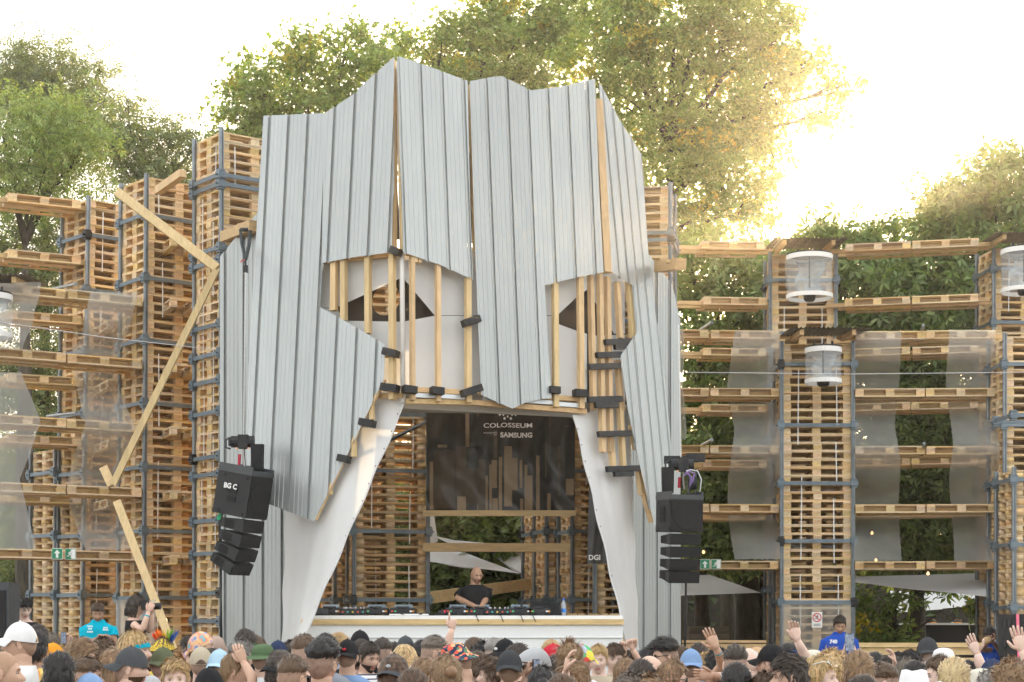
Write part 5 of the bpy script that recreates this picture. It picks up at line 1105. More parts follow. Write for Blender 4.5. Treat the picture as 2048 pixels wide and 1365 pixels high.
    if 'collar' in extra:
        c = MB(); c.loft([ring(1.482,.095,.083,-.012,26,2),ring(1.53,.078,.074,-.014,26,2),ring(1.525,.085,.081,-.014,26,2),ring(1.48,.107,.091,-.012,26,2)], cap=False); part('collar', c, cloth(shirt))
    for k_ in [e for e in extra if e.startswith('strap:')]:
        c = MB(); mt = cloth(k_.split(':')[1])
        for sx in (-1,1): c.tube([(sx*.12,.13,1.22),(sx*.125,.115,1.36),(sx*.118,.05,1.452),(sx*.115,-.02,1.462),(sx*.12,-.10,1.40),(sx*.12,-.135,1.25)], [.027]*6, 8, flat=(1,.3), up=(1,0,0))
        q = part('backpack', c, mt); c2 = MB(); c2.box((0,-.19,1.18), (.27,.12,.38), taper=.85); part('bag', c2, mt, False, parent=q)
    if 'strapx' in extra:
        c = MB(); c.tube([(-.15,-.125,1.15),(.0,-.14,1.28),(.11,-.11,1.41),(.12,-.02,1.463),(.10,.09,1.40),(.0,.13,1.25)], [.022]*6, 8, flat=(1,.3)); part('sling_strap', c, cloth('black'))
    if 'lanyard' in extra:
        c = MB(); c.tube([(-.07,-.03,1.475),(-.075,.06,1.43),(-.045,.125,1.30),(0,.137,1.17),(.045,.125,1.30),(.075,.06,1.43),(.07,-.03,1.475)], [.010]*7, 6, flat=(1,.4)); part('lanyard', c, cloth('rainbow'))
    for k_ in [e for e in extra if e.startswith('band:')]:
        _, side, colr, tt = k_.split(':'); sh, el, wr, _p = loc[side]; tt = float(tt); c = MB(); p, q = el.lerp(wr, tt), el.lerp(wr, tt+.07); c.tube([p,q], [.034-.010*(tt-.4)]*2, 12, cap=False); part('wristband', c, cloth(colr))
    # hair, beard
    if hat and hair not in ('long','bob','bald','pony'): hstyle = 'under'
    else: hstyle = hair
    for nm, m_, mt, smo in make_hair(hstyle, hc, skin, None, seed):
        if hat and nm == 'hair_strands': continue
        part(nm, m_, mt, smo, head_pts)
    if beard: nm, m_, mt, smo = beard_geo(hc if hair != 'bald' else 'dark', skin, 1 if beard == 'full' else 0); part(nm, m_, mt, smo, head_pts)
    # head gear
    hp = lambda V: head_pts(V)
    def dome(zf, zb, th, sq=1.0, na=36, nb=10, tall=0.0, seg=0):
        az = np.linspace(0,2*PI,na,endpoint=False)[None,:].repeat(nb,0); t_ = np.linspace(0.0,1,nb)[:,None].repeat(na,1); t_ = np.maximum(t_,.01)
        ed = zb+(zf-zb)*(.5+.5*np.cos(az)); P, n = shell(az, t_, ed, np.full(az.shape, th)); P[...,2] += tall*(1-t_**3); 
        if seg: P = P+n*(-.0022*(np.abs(np.sin(az*seg/2))[...,None] < .13)*(t_[...,None] > .1))
        return P, na, nb
    if hat in ('cap','capb'):
        hmz = cloth(hatc or 'black'); c = MB(); P, na, nb = dome(.036,.010,.017,tall=.014,seg=6); c.add(P.reshape(-1,3), grid_faces(na,nb)+[tuple(range(na))]); q = np.array([[math.cos(i*PI/4)*.007, math.sin(i*PI/4)*.007, .155] for i in range(8)]); 
        if hat == 'capb': c.v = [(-x,-y,z) for x,y,z in c.v]; c.v = [(-x*1, y, z) for x,y,z in c.v]
        co = part('cap', c, hmz, True, hp); b = MB(); sgn = 1 if hat == 'cap' else -1; n_ = 18; V = []; zed = .034
        for j in range(5):
            for i in range(n_+1):
                a = (i/n_-.5)*2.5; r0x, r0y = .090, .108; tt = j/4; ext = .075*math.cos(a*.62)**1.2*tt
                x = math.sin(a)*(r0x+.004*tt); y = math.cos(a)*r0y+ext; V.append((x, sgn*y, zed+.012*math.cos(a)-.018*tt-.030*(abs(math.sin(a))**2)*tt))
        Fc = [(j*(n_+1)+i, j*(n_+1)+i+1, (j+1)*(n_+1)+i+1, (j+1)*(n_+1)+i) for j in range(4) for i in range(n_)]
        k0 = len(V); V += [(x,y,z-.004) for x,y,z in V]; Fc += [tuple(k0+i for i in reversed(f)) for f in Fc]; b.add(V, Fc); part('brim', b, cloth(dict(e.split('=') for e in extra if '=' in e).get('brim', hatc or 'black')), True, hp, co)
        bt = MB(); D_, _, _ = sphere_dirs(8,5); bt.add(D_.reshape(-1,3)*.008+np.array([0,0,.151]), grid_faces(8,5)); part('button', bt, hmz, True, hp, co)
        if hat == 'capb' or True:      # closing strap with its half moon gap
            s2 = -sgn; mm = MB(); V = []
            for i in range(9):
                a = (i/8-.5)*.95; zz = .020+.034*math.cos(a*PI/.95)
                for z in (.018, zz):
                    f = .0175; e_ = np.array([math.sin(a)*(.0765+f)*1.0, s2*math.cos(a)*(.098+f+.002), z]); e_[:2] *= math.sqrt(max(.05,1-(z/.139)**2)); V.append(tuple(e_))
            mm.add(V, [(2*i,2*i+1,2*i+3,2*i+2) for i in range(8)]); part('strap_gap', mm, hair_mat(hc) if hair != 'bald' else skin_mat(skin), False, hp, co)
        for e in [e for e in extra if e.startswith('text:')]:
            Vt, Ft = text_geo(e[5:], .045, .002); mm = MB(); mm.add([(-.02-x*0+.0+math.sin(-x/.1+.0)*.0 if False else -math.sin(x/.105-.5)*.1035*sgn*-1 if False else math.sin((-x)/.105*1.0+.65)*.100*-1, math.cos((-x)/.105+.65)*.120, .078+y) for x, y in Vt], Ft); part('lettering', mm, white_print, False, hp, co)
        for e in [e for e in extra if e.startswith('badge:')]:
            mm = MB(); D_, _, _ = sphere_dirs(12,6); c0 = np.array([.0,-.114 if 'back' in e else .118,.07]); mm.add(D_.reshape(-1,3)*np.array([.018,.006,.012])+c0, grid_faces(12,6)); part('badge', mm, cloth(e.split(':')[1]), True, hp, co)
    elif hat in ('bucket','boonie','sun'):
        hmz = cloth(hatc or 'black'); c = MB(); P, na, nb = dome(.045,.035,.020,tall=.020); Q = P.copy(); Q[...,2] = np.where(P[...,2] > .105, .105+(P[...,2]-.105)*.45, P[...,2]); e = Q[-1]; wd = {'bucket': .050,'boonie': .075,'sun': .065}[hat]; dz = {'bucket': .050,'boonie': .030,'sun': .040}[hat]
        rows = [Q.reshape(-1,3)]
        for tt in (.35,.7,1.0):
            dirn = e.copy(); dirn[:,2] = 0; dirn /= np.linalg.norm(dirn,axis=1,keepdims=True); a_ = np.linspace(0,2*PI,na,endpoint=False); q = e+dirn*wd*tt; q[:,2] -= dz*tt+.010*tt*np.sin(a_*2+seed)+.006*tt*np.sin(a_*3+seed*2); rows.append(q)
        c.add(np.concatenate(rows), grid_faces(na, nb+3)+[tuple(range(na))]); co = part('hat', c, hmz, True, hp)
        if hat == 'boonie':
            bb = MB(); q0 = e*np.array([1.02,1.02,1])+np.array([0,0,.006]); q1 = e*np.array([1.0,1.0,1])+np.array([0,0,.026]); bb.add(np.concatenate([q0,q1]), [(i,(i+1)%na,na+(i+1)%na,na+i) for i in range(na)]); part('hat_band', bb, cloth('green'), True, hp, co)
        for e_ in [e_ for e_ in extra if e_.startswith('badge:')]:
            mm = MB(); D_, _, _ = sphere_dirs(12,6); mm.add(D_.reshape(-1,3)*np.array([.026,.007,.019])+np.array([.045,-.108,.080]), grid_faces(12,6)); part('badge', mm, cloth(e_.split(':')[1]), True, hp, co)
    elif hat == 'cowboy':
        c = MB(); na = 36; a = np.linspace(0,2*PI,na,endpoint=False); rows = []
        for z, rr_, dent in ((.165,.02,.03),(.172,.055,.02),(.165,.078,.006),(.11,.092,0),(.05,.098,0),(.045,.12,0),(.042,.15,0),(.048,.172,0)):
            x = np.sin(a)*rr_*.92; y = np.cos(a)*rr_*1.15; zz = z-dent*np.exp(-(x/.03)**2)+(np.abs(np.sin(a))**2)*max(0,rr_-.10)*.75; rows.append(np.stack([x,y,zz],-1))
        c.add(np.concatenate(rows), grid_faces(na,len(rows))+[tuple(range(na))]); part('hat', c, cloth(hatc or 'white'), True, hp)
    elif hat == 'flat':
        c = MB(); P, na, nb = dome(.055,.010,.020,tall=.006); az = np.linspace(0,2*PI,na,endpoint=False); fr = np.maximum(np.cos(az),0)**1.5; P[...,1] += fr*np.linspace(0,1,nb)[:,None]**1.5*.045; P[...,2] -= fr*np.linspace(0,1,nb)[:,None]**2*.012; c.add(P.reshape(-1,3), grid_faces(na,nb)+[tuple(range(na))]); co = part('cap', c, cloth(hatc or 'lgrey'), True, hp)
        b = MB(); n_ = 14; V = []
        for j in range(3):
            for i in range(n_+1): an = (i/n_-.5)*2.0; V.append((math.sin(an)*.092, math.cos(an)*.145+.035*j/2*math.cos(an), .048-.014*j/2-.02*abs(math.sin(an))**2))
        b.add(V, [(j*(n_+1)+i, j*(n_+1)+i+1, (j+1)*(n_+1)+i+1, (j+1)*(n_+1)+i) for j in range(2) for i in range(n_)]); part('brim', b, cloth(hatc or 'lgrey'), True, hp, co)
    elif hat == 'bandana':
        c = MB(); P, na, nb = dome(.050,-.035,.010); P = P+vnoise(P,70,seed)[...,None]*.004; c.add(P.reshape(-1,3), grid_faces(na,nb)+[tuple(range(na))]); co = part('bandana', c, cloth(hatc or 'bandana'), True, hp); k = MB(); k.tube([(0,-.095,-.03),(.01,-.125,-.05),(.02,-.135,-.10)], [.02,.022,.006], 8, flat=(1,.5)); k.tube([(0,-.095,-.03),(-.015,-.12,-.06),(-.02,-.125,-.12)], [.02,.02,.006], 8, flat=(1,.5)); part('knot', k, cloth(hatc or 'bandana'), True, hp, co)
    for e in extra:
        if e.startswith('headband:'):
            b = MB(); az = np.linspace(0,2*PI,36,endpoint=False); rows = []
            for z in (.030,.040,.055):
                q, _ = shell(az, np.ones(36), z-.03*(1-np.cos(az))*.5-(.0 if z > .03 else 0), np.full(36,.022)); rows.append(q)
            b.add(np.concatenate(rows), grid_faces(36,3)); part('headband', b, cloth(e.split(':')[1]), True, hp)
        elif e.startswith('shades'):
            g2 = MB(); up_ = 'up' in e; z_, y_ = (.010,.096) if not up_ else (.098,.078); ln = M('dark lens', (.012,.012,.014), .12, spec=.8) if 'white' not in e else M('white frame', (.75,.75,.72), .3)
            for sx in (-1,1):
                pts = [(sx*(.032+.028*math.cos(k*PI/5)*(1.0)), y_-.010*abs(math.cos(k*PI/5)+.2*0)-(.020 if up_ else 0)*(math.sin(k*PI/5)), z_+.021*math.sin(k*PI/5)) for k in range(10)]; g2.prism(pts, (0,.004,0)); g2.tube([(sx*.058,y_-.012,z_+.006),(sx*.083,y_-.045,z_+.010),(sx*.088,-.005 if not up_ else y_-.10,z_+.012-(.02 if up_ else 0))], .003, 6)
            g2.tube([(-.01,y_+.004,z_+.004),(.01,y_+.004,z_+.004)], .0035, 6); part('sunglasses', g2, ln, False, hp)
        elif e == 'mouth': pass
        elif e.startswith('feathers'):
            f_ = MB(); rr = random.Random(5); cs = []
            for k in range(70):
                a = rr.uniform(-1.0,1.0); l = rr.uniform(.07,.14); p0 = Vector((math.sin(a)*.09, .02, .10)); dr = Vector((math.sin(a)*.8+rr.uniform(-.3,.3), rr.uniform(-.3,.3), 1)).normalized(); side_ = Vector((1,rr.uniform(-.5,.5),0)).cross(dr).normalized()*.012
                f_.add([p0-side_*.4, p0+dr*l*.6-side_, p0+dr*l, p0+dr*l*.6+side_], [(0,1,2,3)], int((a+1)*2.49) % 5)
            part('feathers', f_, [M('feather%d' % i, c_, .8) for i, c_ in enumerate(((.8,.10,.02),(.85,.22,.02),(.75,.45,.05),(.35,.55,.08),(.08,.2,.6)))], False, hp)
            g3 = MB(); P, na, nb = dome(.05,.03,.025); g3.add(P.reshape(-1,3), grid_faces(na,nb)); part('headdress', g3, cloth('yellow'), True, hp)
        elif e == 'scrunchie':
            g3 = MB(); g3.tube([(math.cos(k*PI/6)*.03, -.118, .01+math.sin(k*PI/6)*.03) for k in range(13)], .014, 8); part('scrunchie', g3, cloth('red'), True, hp)
    return o, loc, s, Rz, base
# ================================================================== CROWD (picture column, head top row, distance, way of looking, ...)
P = person
P(5,1303,9.5,78,'buzz','light',None,'grey',skin='mid',label='man with shaved head and grey tee at the left picture edge')
P(40,1247,12.5,-98,'short','brown','cap','white',hatc='white',skin='mid',label='man in a white cap looking left near the left edge')
P(18,1279,14,40,'full','ash',None,'white',extra=('shades',),label='grey brown haired man with sunglasses below the white cap')
P(73,1264,14.3,8,'full','black',None,'tiedye',skin='tan',extra=('strapx',),label='dark haired man in orange yellow tie dye shirt seen from behind')
P(76,1251,17.5,0,'full','dark',None,'black',label='dark haired head just behind the white cap')
P(102,1267,18,10,'short','ash',None,'grey',arms={'r':((133,1315,.1),(137,1290,-.2),'grip',(0,-1,0),(-.3,-.2,1))},label='ash haired person holding up a phone on the left')
P(106,1288,16,75,'short','brown','cap','green',hatc='orange',label='person in an orange cap on the left')
P(162,1277,12,75,'full','light',None,'black',label='man with wavy light brown hair on the left, head turned right')
P(118,1305,10,-5,'full','black',None,'black',skin='tan',label='big head of black hair low at the left')
P(174,1316,11.3,82,'fade','brown',None,'grey',label='man with brown cropped hair looking right at the lower left')
P(180,1349,10,30,'short','dark','cap','grey',hatc='denim',extra=('brim=orange',),label='blue cap with orange peak at the bottom left')
P(225,1299,12,5,'long','light',None,'black',extra=('shades_up',),label='woman with long straight light brown hair and raised sunglasses')
P(262,1296,11.3,85,'short','brown','capb','char',hatc='dgrey',beard='full',label='bearded man in a grey cap beside the long haired woman')
P(206,1274,17,20,'curlybig','brown',None,'black',label='curly brown haired person behind the left crowd')
P(268,1263,12.8,85,'long','blond',None,'redstripe',extra=('headband:turq',),label='woman with long blond hair and turquoise hairband')
P(313,1287,16,60,'short','brown',None,'black',label='brown haired head beside the feathered headdress',height=1.66)
P(326,1277,15,30,'short','brown',None,'yellow',extra=('feathers',),label='person in a rainbow feather headdress')
P(322,1297,13,-150,'short','brown','capb','black',hatc='olive',hyaw=150 if False else 20,label='person in an olive green cap')
P(351,1315,10.8,172,'full','blond',None,'white',skin='pale',label='blond person facing the camera at the lower left')
P(303,1353,12,0,'short','brown','cap','black',hatc='lgrey',label='grey cap at the bottom edge left of the blond face')
P(402,1263,15,75,'short','dark','bandana','black',skin='mid',label='person in a colourful painted bandana')
P(381,1272,18,-60,'full','dark',None,'black',label='dark haired head behind the colourful bandana')
P(433,1272,16,0,'buzz','grey',None,'black',skin='mid',label='shaven head right of the colourful bandana')
P(402,1296,13.4,-10,'short','brown','cap','beige',hatc='beige',label='person in a beige cap seen from behind')
P(423,1298,13.8,10,'full','dark',None,'char',label='dark haired head between the beige and the light blue cap')
P(439,1301,13,5,'short','ash','capb','black',hatc='sky',label='person in a light blue backward cap')
P(418,1338,9.9,0,'short','dark','cap','cream',hatc='black',extra=('brim=beige',),label='black cap with beige front at the bottom edge')
P(470,1307,12.3,85,'short','light',None,'white',skin='mid',arms={'r':((508,1362,-.2),(487,1325,-.1),'relax',(0,1,0),(-.4,0,1))},extra=('band:r:turq:.45',),label='man shading his head with a raised arm and wristband')
P(482,1279,14.6,50,'curly','grey',None,'white',label='grey curly haired person before the left wing')
P(491,1260,15.6,0,'full','dark',None,'black',extra=('headband:green',),skin='tan',label='dark haired person with a green headband')
P(512,1274,16.2,30,'pony','brown',None,'pink',label='person with tied brown hair right of the green headband')
P(526,1282,14.0,10,'short','brown','boonie','whiteblue',hatc='green',label='person in a green brimmed hat and blue white shirt')
P(556,1283,16.5,0,'short','dark','cap','black',hatc='navy',label='dark navy cap behind the green hat')
P(560,1297,12.1,-20,'bob','dark','bucket','cream',hatc='black',extra=('badge:red','strapx'),label='person in a black bucket hat with a red badge')
P(583,1281,17.2,0,'curlybig','dark',None,'black',label='dark curly head beside the left curtain')
P(585,1313,10.2,30,'fade','brown',None,'white',skin='mid',extra=('shades',),label='man with a very short crop at the bottom left of centre')
P(608,1271,12.6,25,'fade','brown',None,'black',extra=('shades_up',),label='man with brown fade and sunglasses pushed up')
P(650,1272,14,10,'quiff','black',None,'grey',label='black haired head behind the big dark quiff')
P(645,1281,10.5,18,'quiff','black',None,'red',skin='mid',extra=('shades',),label='man with a big dark quiff and shaved neck')
P(676,1267,17.2,80,'full','blond',None,'grey',label='blond head before the white desk front')
P(695,1281,14.2,8,'buzz','brown','capb','denim',hatc='black',skin='mid',extra=('badge:red:back',),label='man in a black backward cap with a red tag')
P(720,1263,16.4,0,'short','dark','capb','black',hatc='black',label='black cap standing out against the white desk front')
P(722,1281,15.4,20,'full','dark',None,'navy',label='dark haired head behind the bearded man')
P(735,1284,15.2,140,'short','dark',None,'stripe',skin='mid',beard='full',pitch=12,extra=('strap:red',),label='bearded man in a striped shirt with red backpack straps')
P(765,1278,16.4,10,'fade','dark',None,'black',label='man with a dark fade in a black tee')
P(790,1286,17.4,0,'full','dark',None,'grey',label='dark head right of the black tee man')
P(811,1274,17.3,0,'short','brown','cap','grey',hatc='dgrey',label='dark grey cap before the white desk')
P(809,1293,13,0,'bob','blond','bandana','grey',hatc='white',label='person with a white head cloth')
P(788,1310,11.2,15,'bob','brown','capb','grey',hatc='dgrey',extra=('badge:lgrey:back',),label='washed grey backward cap with a small emblem')
P(842,1283,17.2,-10,'bob','black',None,'black',label='black haired head left of the grey fade')
P(868,1273,14.2,78,'fade','ash',None,'grey',skin='mid',label='man with a grey fade looking right before the desk')
P(848,1317,10.4,10,'full','light',None,'black',extra=('shades_up_white',),label='light brown haired head low in the centre')
P(893,1311,10.2,-15,'bun','light',None,'beige',label='light haired person with a knot of hair in the centre')
P(826,1340,9.6,10,'full','brown',None,'black',label='brown hair at the bottom edge left of centre')
P(885,1292,16.5,5,'full','brown',None,'black',arms={'r':((897,1282,0),(904.5,1258,0),'point',(0,1,0),(.02,0,1))},label='person pointing one finger up at the DJ')
P(922,1276,11.6,-70,'short','brown','bucket','paleleaf',hatc='floral',skin='mid',pitch=22,label='man in a floral bucket hat and pale green shirt')
P(948,1277,15.3,0,'full','brown',None,'black',label='brown haired head right of the floral hat')
P(965,1283,14.7,10,'curlybig','black',None,'black',label='black curly head right of the floral hat')
P(956,1304,13.3,-30,'full','brown',None,'grey',label='brown haired head low behind the floral hat')
P(989,1279,14.6,0,'fade','grey',None,'grey',skin='mid',label='man with grey cropped sides before the desk')
P(1010,1280,14.3,40,'short','dark','capb','black',hatc='black',extra=('badge:white:back',),label='black cap with a white dot in the centre')
P(1036,1288,13.5,30,'full','dark',None,'char',label='dark brown head behind the grey flat cap')
P(985,1312,12.2,-85,'full','brown',None,'grey',label='brown haired man beside the big black cap looking left')
P(1019,1302,11.9,3,'short','brown','capb','black',hatc='char',skin='mid',label='man in a big black leather backward cap')
P(1070,1297,12.2,-95,'short','brown','flat','char',hatc='lgrey',skin='mid',extra=('shades',),arms={'l':((1040,1395,-.2),(1054,1352,-.25),'grip',(1,0,0),(.2,0,1))},label='man in a grey flat cap with sunglasses and raised hand')
P(1085,1334,10,0,'bun','black',None,'black',extra=('scrunchie',),label='person with black braids tied by a red scrunchie')
P(1103,1281,16.3,0,'full','blond',None,'grey',label='blond head behind the red cap')
P(1106,1290,14.2,-92,'short','brown','cap','white',hatc='red',label='person in a red cap looking left')
P(1108,1313,12.3,0,'full','dark',None,'black',label='dark head below the red cap')
P(1140,1285,12,0,'spiky','light',None,'black',skin='fair',label='man with spiky brown hair seen from behind')
P(1166,1292,14.2,30,'short','brown','cap','white',hatc='rainbow',label='person in a rainbow patterned cap')
P(1147,1318,10.8,-85,'full','light',None,'white',arms={'l':((1120,1400,-.2),(1132,1345,-.3),'relax',(1,0,0),(.1,0,1))},label='brown haired person with a hand at the face')
P(1125,1350,9.6,0,'full','brown',None,'black',label='brown hair at the bottom edge right of the scrunchie')
P(1197,1290,15.4,188,'short','blond',None,'beige',skin='pale',pitch=4,label='fair man with cropped blond hair facing the camera')
P(1229,1287,15.8,176,'full','brown',None,'beige',skin='pale',pitch=6,label='brown haired man facing the camera beside the cropped blond one')
P(1254,1304,16,-150,'short','dark',None,'black',extra=('shades',),arms={'l':((1243,1330,.1),(1249,1303,-.1),'fist',(0,-1,0),(.1,0,1)),'r':((1280,1330,0),(1265,1298,-.1),'fist',(0,-1,0),(-.2,0,1))},label='person in sunglasses with both fists raised')
P(1251,1317,14,0,'bob','light',None,'white',label='light brown bob below the raised fists')
P(1295,1296,16.2,0,'full','black',None,'black',label='black haired head before the right wing')
P(1313,1283,16.2,-20,'curly','black',None,'black',label='curly black head beside the sunglasses profile')
P(1333,1276,13.8,-102,'quiff','black',None,'beige',skin='mid',extra=('shades',),pitch=5,label='dark haired man in sunglasses seen in profile before the wing')
P(1308,1309,12.4,-100,'bald','dark',None,None,skin='fair',pitch=15,label='bald bare shouldered man looking down to the left')
P(1324,1309,14.2,0,'short','dark','cap','black',hatc='navy',label='dark cap behind the bald man')
P(1283,1320,11.2,0,'full','dark',None,'black',label='dark grey haired head left of the bald man')
P(1258,1347,8.8,0,'curly','ash',None,'grey',label='curly ash hair at the bottom edge, left one of two')
P(1300,1349,8.8,10,'curly','light',None,'grey',label='curly lighter hair at the bottom edge below the bald man')
P(1361,1293,16.3,0,'full','brown',None,'black',label='brown cropped head right of the sunglasses profile')
P(1345,1322,11.2,85,'bob','light',None,'green',extra=('shades',),label='woman with a brown bob and sunglasses looking right')
P(1382,1300,13.4,5,'short','brown','capb','white',hatc='denim',skin='mid',extra=('strapx',),label='man in a denim blue backward cap and white tee')
P(1398,1287,16.3,0,'full','dark',None,'black',label='dark head behind the denim cap')
P(1411,1306,14,170,'curlybig','blond',None,'rainbow',label='child with curly blond hair facing the camera',)
P(1437,1297,13,-10,'curlybig','black',None,'grey',skin='mid',arms={'l':((1446,1330,-.3),(1432,1296,-.5),'open',(0,-1,0),(-.45,0,1)),'r':((1470,1356,-.3),(1424,1352,-.6),'relax',(0,-1,0),(-1,0,.1))},extra=('band:l:turq:.72','band:l:green:.58','band:r:white:.7'),label='curly haired person waving an open hand with wristbands')
P(1471,1292,12.2,5,'fade','dark',None,'beige',label='man with dark cropped hair right of the waving hand')
P(1473,1328,10,0,'full','black',None,'red',label='black hair at the lower edge in a red top')
P(1497,1296,14.4,-40,'bald','dark',None,'beige',skin='pale',label='pale bald man left of the tan bald head')
P(1513,1294,14.6,-30,'buzz','blond',None,'orange',skin='tan',label='tan man with shaven head in an orange top')
P(1543,1290,12.6,-60,'short','black','cap','char',hatc='black',extra=('text:MP',),label='person in a black cap with white letters')
P(1576,1288,15.2,0,'full','black',None,'white',label='black haired head below the lantern stack')
P(1589,1302,14.3,0,'short','dark','cap','black',hatc='navy',label='navy cap below the raised bare arm')
P(1610,1318,12.0,0,'full','dark',None,'black',skin='pale',arms={'l':((1613,1318,.2),(1594,1280,.1),'relax',(0,-1,0),(-.25,0,1))},label='person stretching up one pale bare arm')
P(1580,1307,9.9,-88,'full','dark',None,'white',beard='full',skin='mid',label='bearded man with dark wavy hair in profile')
P(1594,1330,11,0,'short','brown',None,'black',label='brown head between the bearded man and the blond woman')
P(1530,1346,10,160,'bob','brown',None,'red',label='brown haired woman at the bottom edge in front of the cap')
P(1626,1290,14.2,0,'curlybig','pale','sun','cream',hatc='cream',label='person in a shaggy straw coloured hat')
P(1664,1298,11.3,10,'curlybig','blond',None,'cream',label='fluffy blond head below the steward')
P(1640,1312,10.2,95,'long','blond',None,'black',skin='pale',hyaw=114,extra=('shades_up_white',),label='blond woman with raised white sunglasses looking right')
P(1676,1320,11.3,0,'full','light',None,'grey',label='brown haired head behind the blond woman')
P(1717,1303,10.5,2,'full','light',None,'black',label='person with a light brown bowl cut')
P(1714,1312,15.4,0,'short','dark',None,'black',skin='fair',arms={'r':((1724,1340,-.1),(1711,1307,-.25),'grip',(-1,0,0),(-.35,0,1)),'l':((1692,1340,-.1),(1689,1306,-.25),'grip',(1,0,0),(.2,0,1))},label='person holding up a phone behind the bowl cut')
P(1727,1352,9,0,'full','dark',None,'black',label='dark hair at the bottom edge below the bowl cut')
P(1749,1306,14.2,0,'full','black',None,'black',label='black head right of the bowl cut')
P(1782,1312,14,-95,'full','dark',None,'grey',arms={'r':((1795,1360,-.1),(1790,1330,-.2),'relax',(-1,0,0),(-.2,0,1))},label='dark haired man with a hand at his cheek')
P(1796,1305,15.2,20,'short','black','capb','black',hatc='black',label='black cap behind the man with a hand at his cheek')
P(1819,1303,14.2,170,'quiff','black',None,'black',extra=('shades_up',),label='dark haired man facing the camera with sunglasses on his hair')
P(1855,1277,14.8,10,'short','grey','capb','grey',hatc='char',label='grey haired man in a black cap and grey tee')
P(1887,1293,14,20,'short','brown','sun','white',hatc='white',label='person in a white brimmed hat')
P(1766,1327,11,-80,'fade','brown',None,'white',label='brown cropped man looking left at the lower right')
P(1813,1319,12.6,0,'short','ash',None,'black',label='ash cropped head left of the white cowboy hat')
P(1832,1324,11.4,10,'full','black',None,'grey',label='black head just above the white cowboy hat')
P(1828,1337,9.7,0,'short','brown','cowboy','white',hatc='white',label='person in a white cowboy hat at the bottom right')
P(1880,1312,10.9,-98,'short','brown',None,'white',skin='pale',label='man in profile between cowboy hat and blond curls')
P(1908,1317,9.9,10,'full','pale',None,'black',label='bright blond wavy head at the lower right')
P(1936,1322,12.6,0,'full','black',None,'black',skin='pale',arms={'r':((1960,1328,-.1),(1955,1308,-.1),'open',(0,-1,0),(-.5,0,1))},extra=('band:r:white:.8',),label='person waving a hand with a thin bracelet at the right')
P(1962,1329,10.6,0,'short','brown','bucket','grey',hatc='cream',label='person in a pale bucket hat at the lower right')
P(1985,1320,12,0,'short','dark','capb','black',hatc='navy',extra=('badge:lgrey:back',),label='dark cap with a pale emblem at the right')
P(1984,1338,10.2,10,'curly','grey',None,'black',label='grey curly head at the bottom right')
P(2022,1316,9.7,0,'curlybig','light',None,'leopard',extra=('headband:leopard',),label='curly brown haired person with a leopard headband')
P(2052,1318,11,0,'full','dark',None,'white',skin='pale',arms={'l':((2056,1320,-.2),(2044,1300,-.2),'open',(0,-1,0),(-.3,0,1))},label='person at the right edge raising a hand before the speaker')
# phones held up
def phone(px, py, D, w, h, label, lit=True, rot=0):
    o = empty('phone', W(px,py,D), rot, label, 'phone'); m = MB(); m.box((0,0,0), (w,.009,h)); m.build('case', M('phone case', (.02,.02,.022), .3), o)
    m = MB(); m.box((0,-.006,0), (w*.92,.002,h*.95)); m.build('screen', M('phone screen', (.10,.13,.20), .15, noise=(60,.7), col2=(.35,.42,.55), spec=.7), o)
    m = MB(); m.box((0,-.0075,h*.44), (w*.4,.002,h*.03)); m.build('notch', blk_s, o)
    if lit:
        m = MB(); m.prism([(-w*.3,-.0082,-h*.12),(-w*.22,-.0082,h*.12),(0,-.0082,h*.2),(w*.22,-.0082,h*.12),(w*.3,-.0082,-h*.12),(w*.08,-.0082,-h*.12),(0,-.0082,-h*.02),(-w*.08,-.0082,-h*.12)], (0,.001,0)); m.build('picture', M('screen picture', (.30,.34,.40), .4), o)
phone(1699,1285,15.05,.078,.155,'phone showing the stage, held up at the right'); phone(127,1276,17.7,.055,.115,'white phone held up on the left',False); phone(1072,1337,11.9,.06,.12,'dark phone at the ear of the flat cap man',False,.8)
phone(209,1272,21.7,.09,.03,'dark phone in the hands of the turquoise shirted man',False)
# ------------------------------------------------------------------ staff on the low platforms
def platform(px0, px1, D, h, label):
    m = MB(); a, b = X(px0,D), X(px1,D); m.box(((a+b)/2,D+.5,h/2), (b-a,2.2,h)); tag(m.build('low_platform', floor_m), label, 'platform')
platform(-20,340,22.0,.50,'low platform behind the left crowd'); platform(1600,2080,22.4,.38,'low platform behind the right crowd')
GS = 'stage staff'
P(48,1196,23,160,'quiff','black',None,'tank:black',skin='pale',hyaw=150,pitch=18,base_z=.5,group=GS,label='dark haired man in a black vest left of the stacks')
po = P(196,1203,22,178,'short','brown',None,'turq',skin='tan',hyaw=170,pitch=22,beard='stub',base_z=.5,group=GS,fat=1.1,extra=('lanyard','collar','shades_up'),arms={'r':((172,1290,-.1),(206,1274,-.35),'grip',(0,0,-1),(1,-.1,.1)),'l':((228,1288,-.1),(212,1272,-.35),'grip',(0,0,-1),(-1,-.1,.1))},label='man in a turquoise polo shirt looking at his phone')
def shirt_text(o, body, px, py, D, size, bold=.002, name='lettering'):
    V, Fc = text_geo(body, size, bold); c = W(px,py,D); m = MB(); m.add([c+Vector((x,0,y)) for x, y in V], Fc); q = m.build(name, white_print, o); q.matrix_parent_inverse = Matrix.Translation(-o.location)
for x_, y_, w_ in ((180,1253,.052),(180,1258,.040),(180,1264,.060),(211,1256,.046),(211,1260,.056)):      # rows of white print too small to read
    m = MB(); c = W(x_,y_,21.83)
    for k in range(4): m.box(c+Vector((w_*(k-1.5)/3.2,0,0)), (w_*.22,.003,.020))
    q = m.build('print', white_print, po[0]); q.matrix_parent_inverse = Matrix.Translation(-po[0].location)
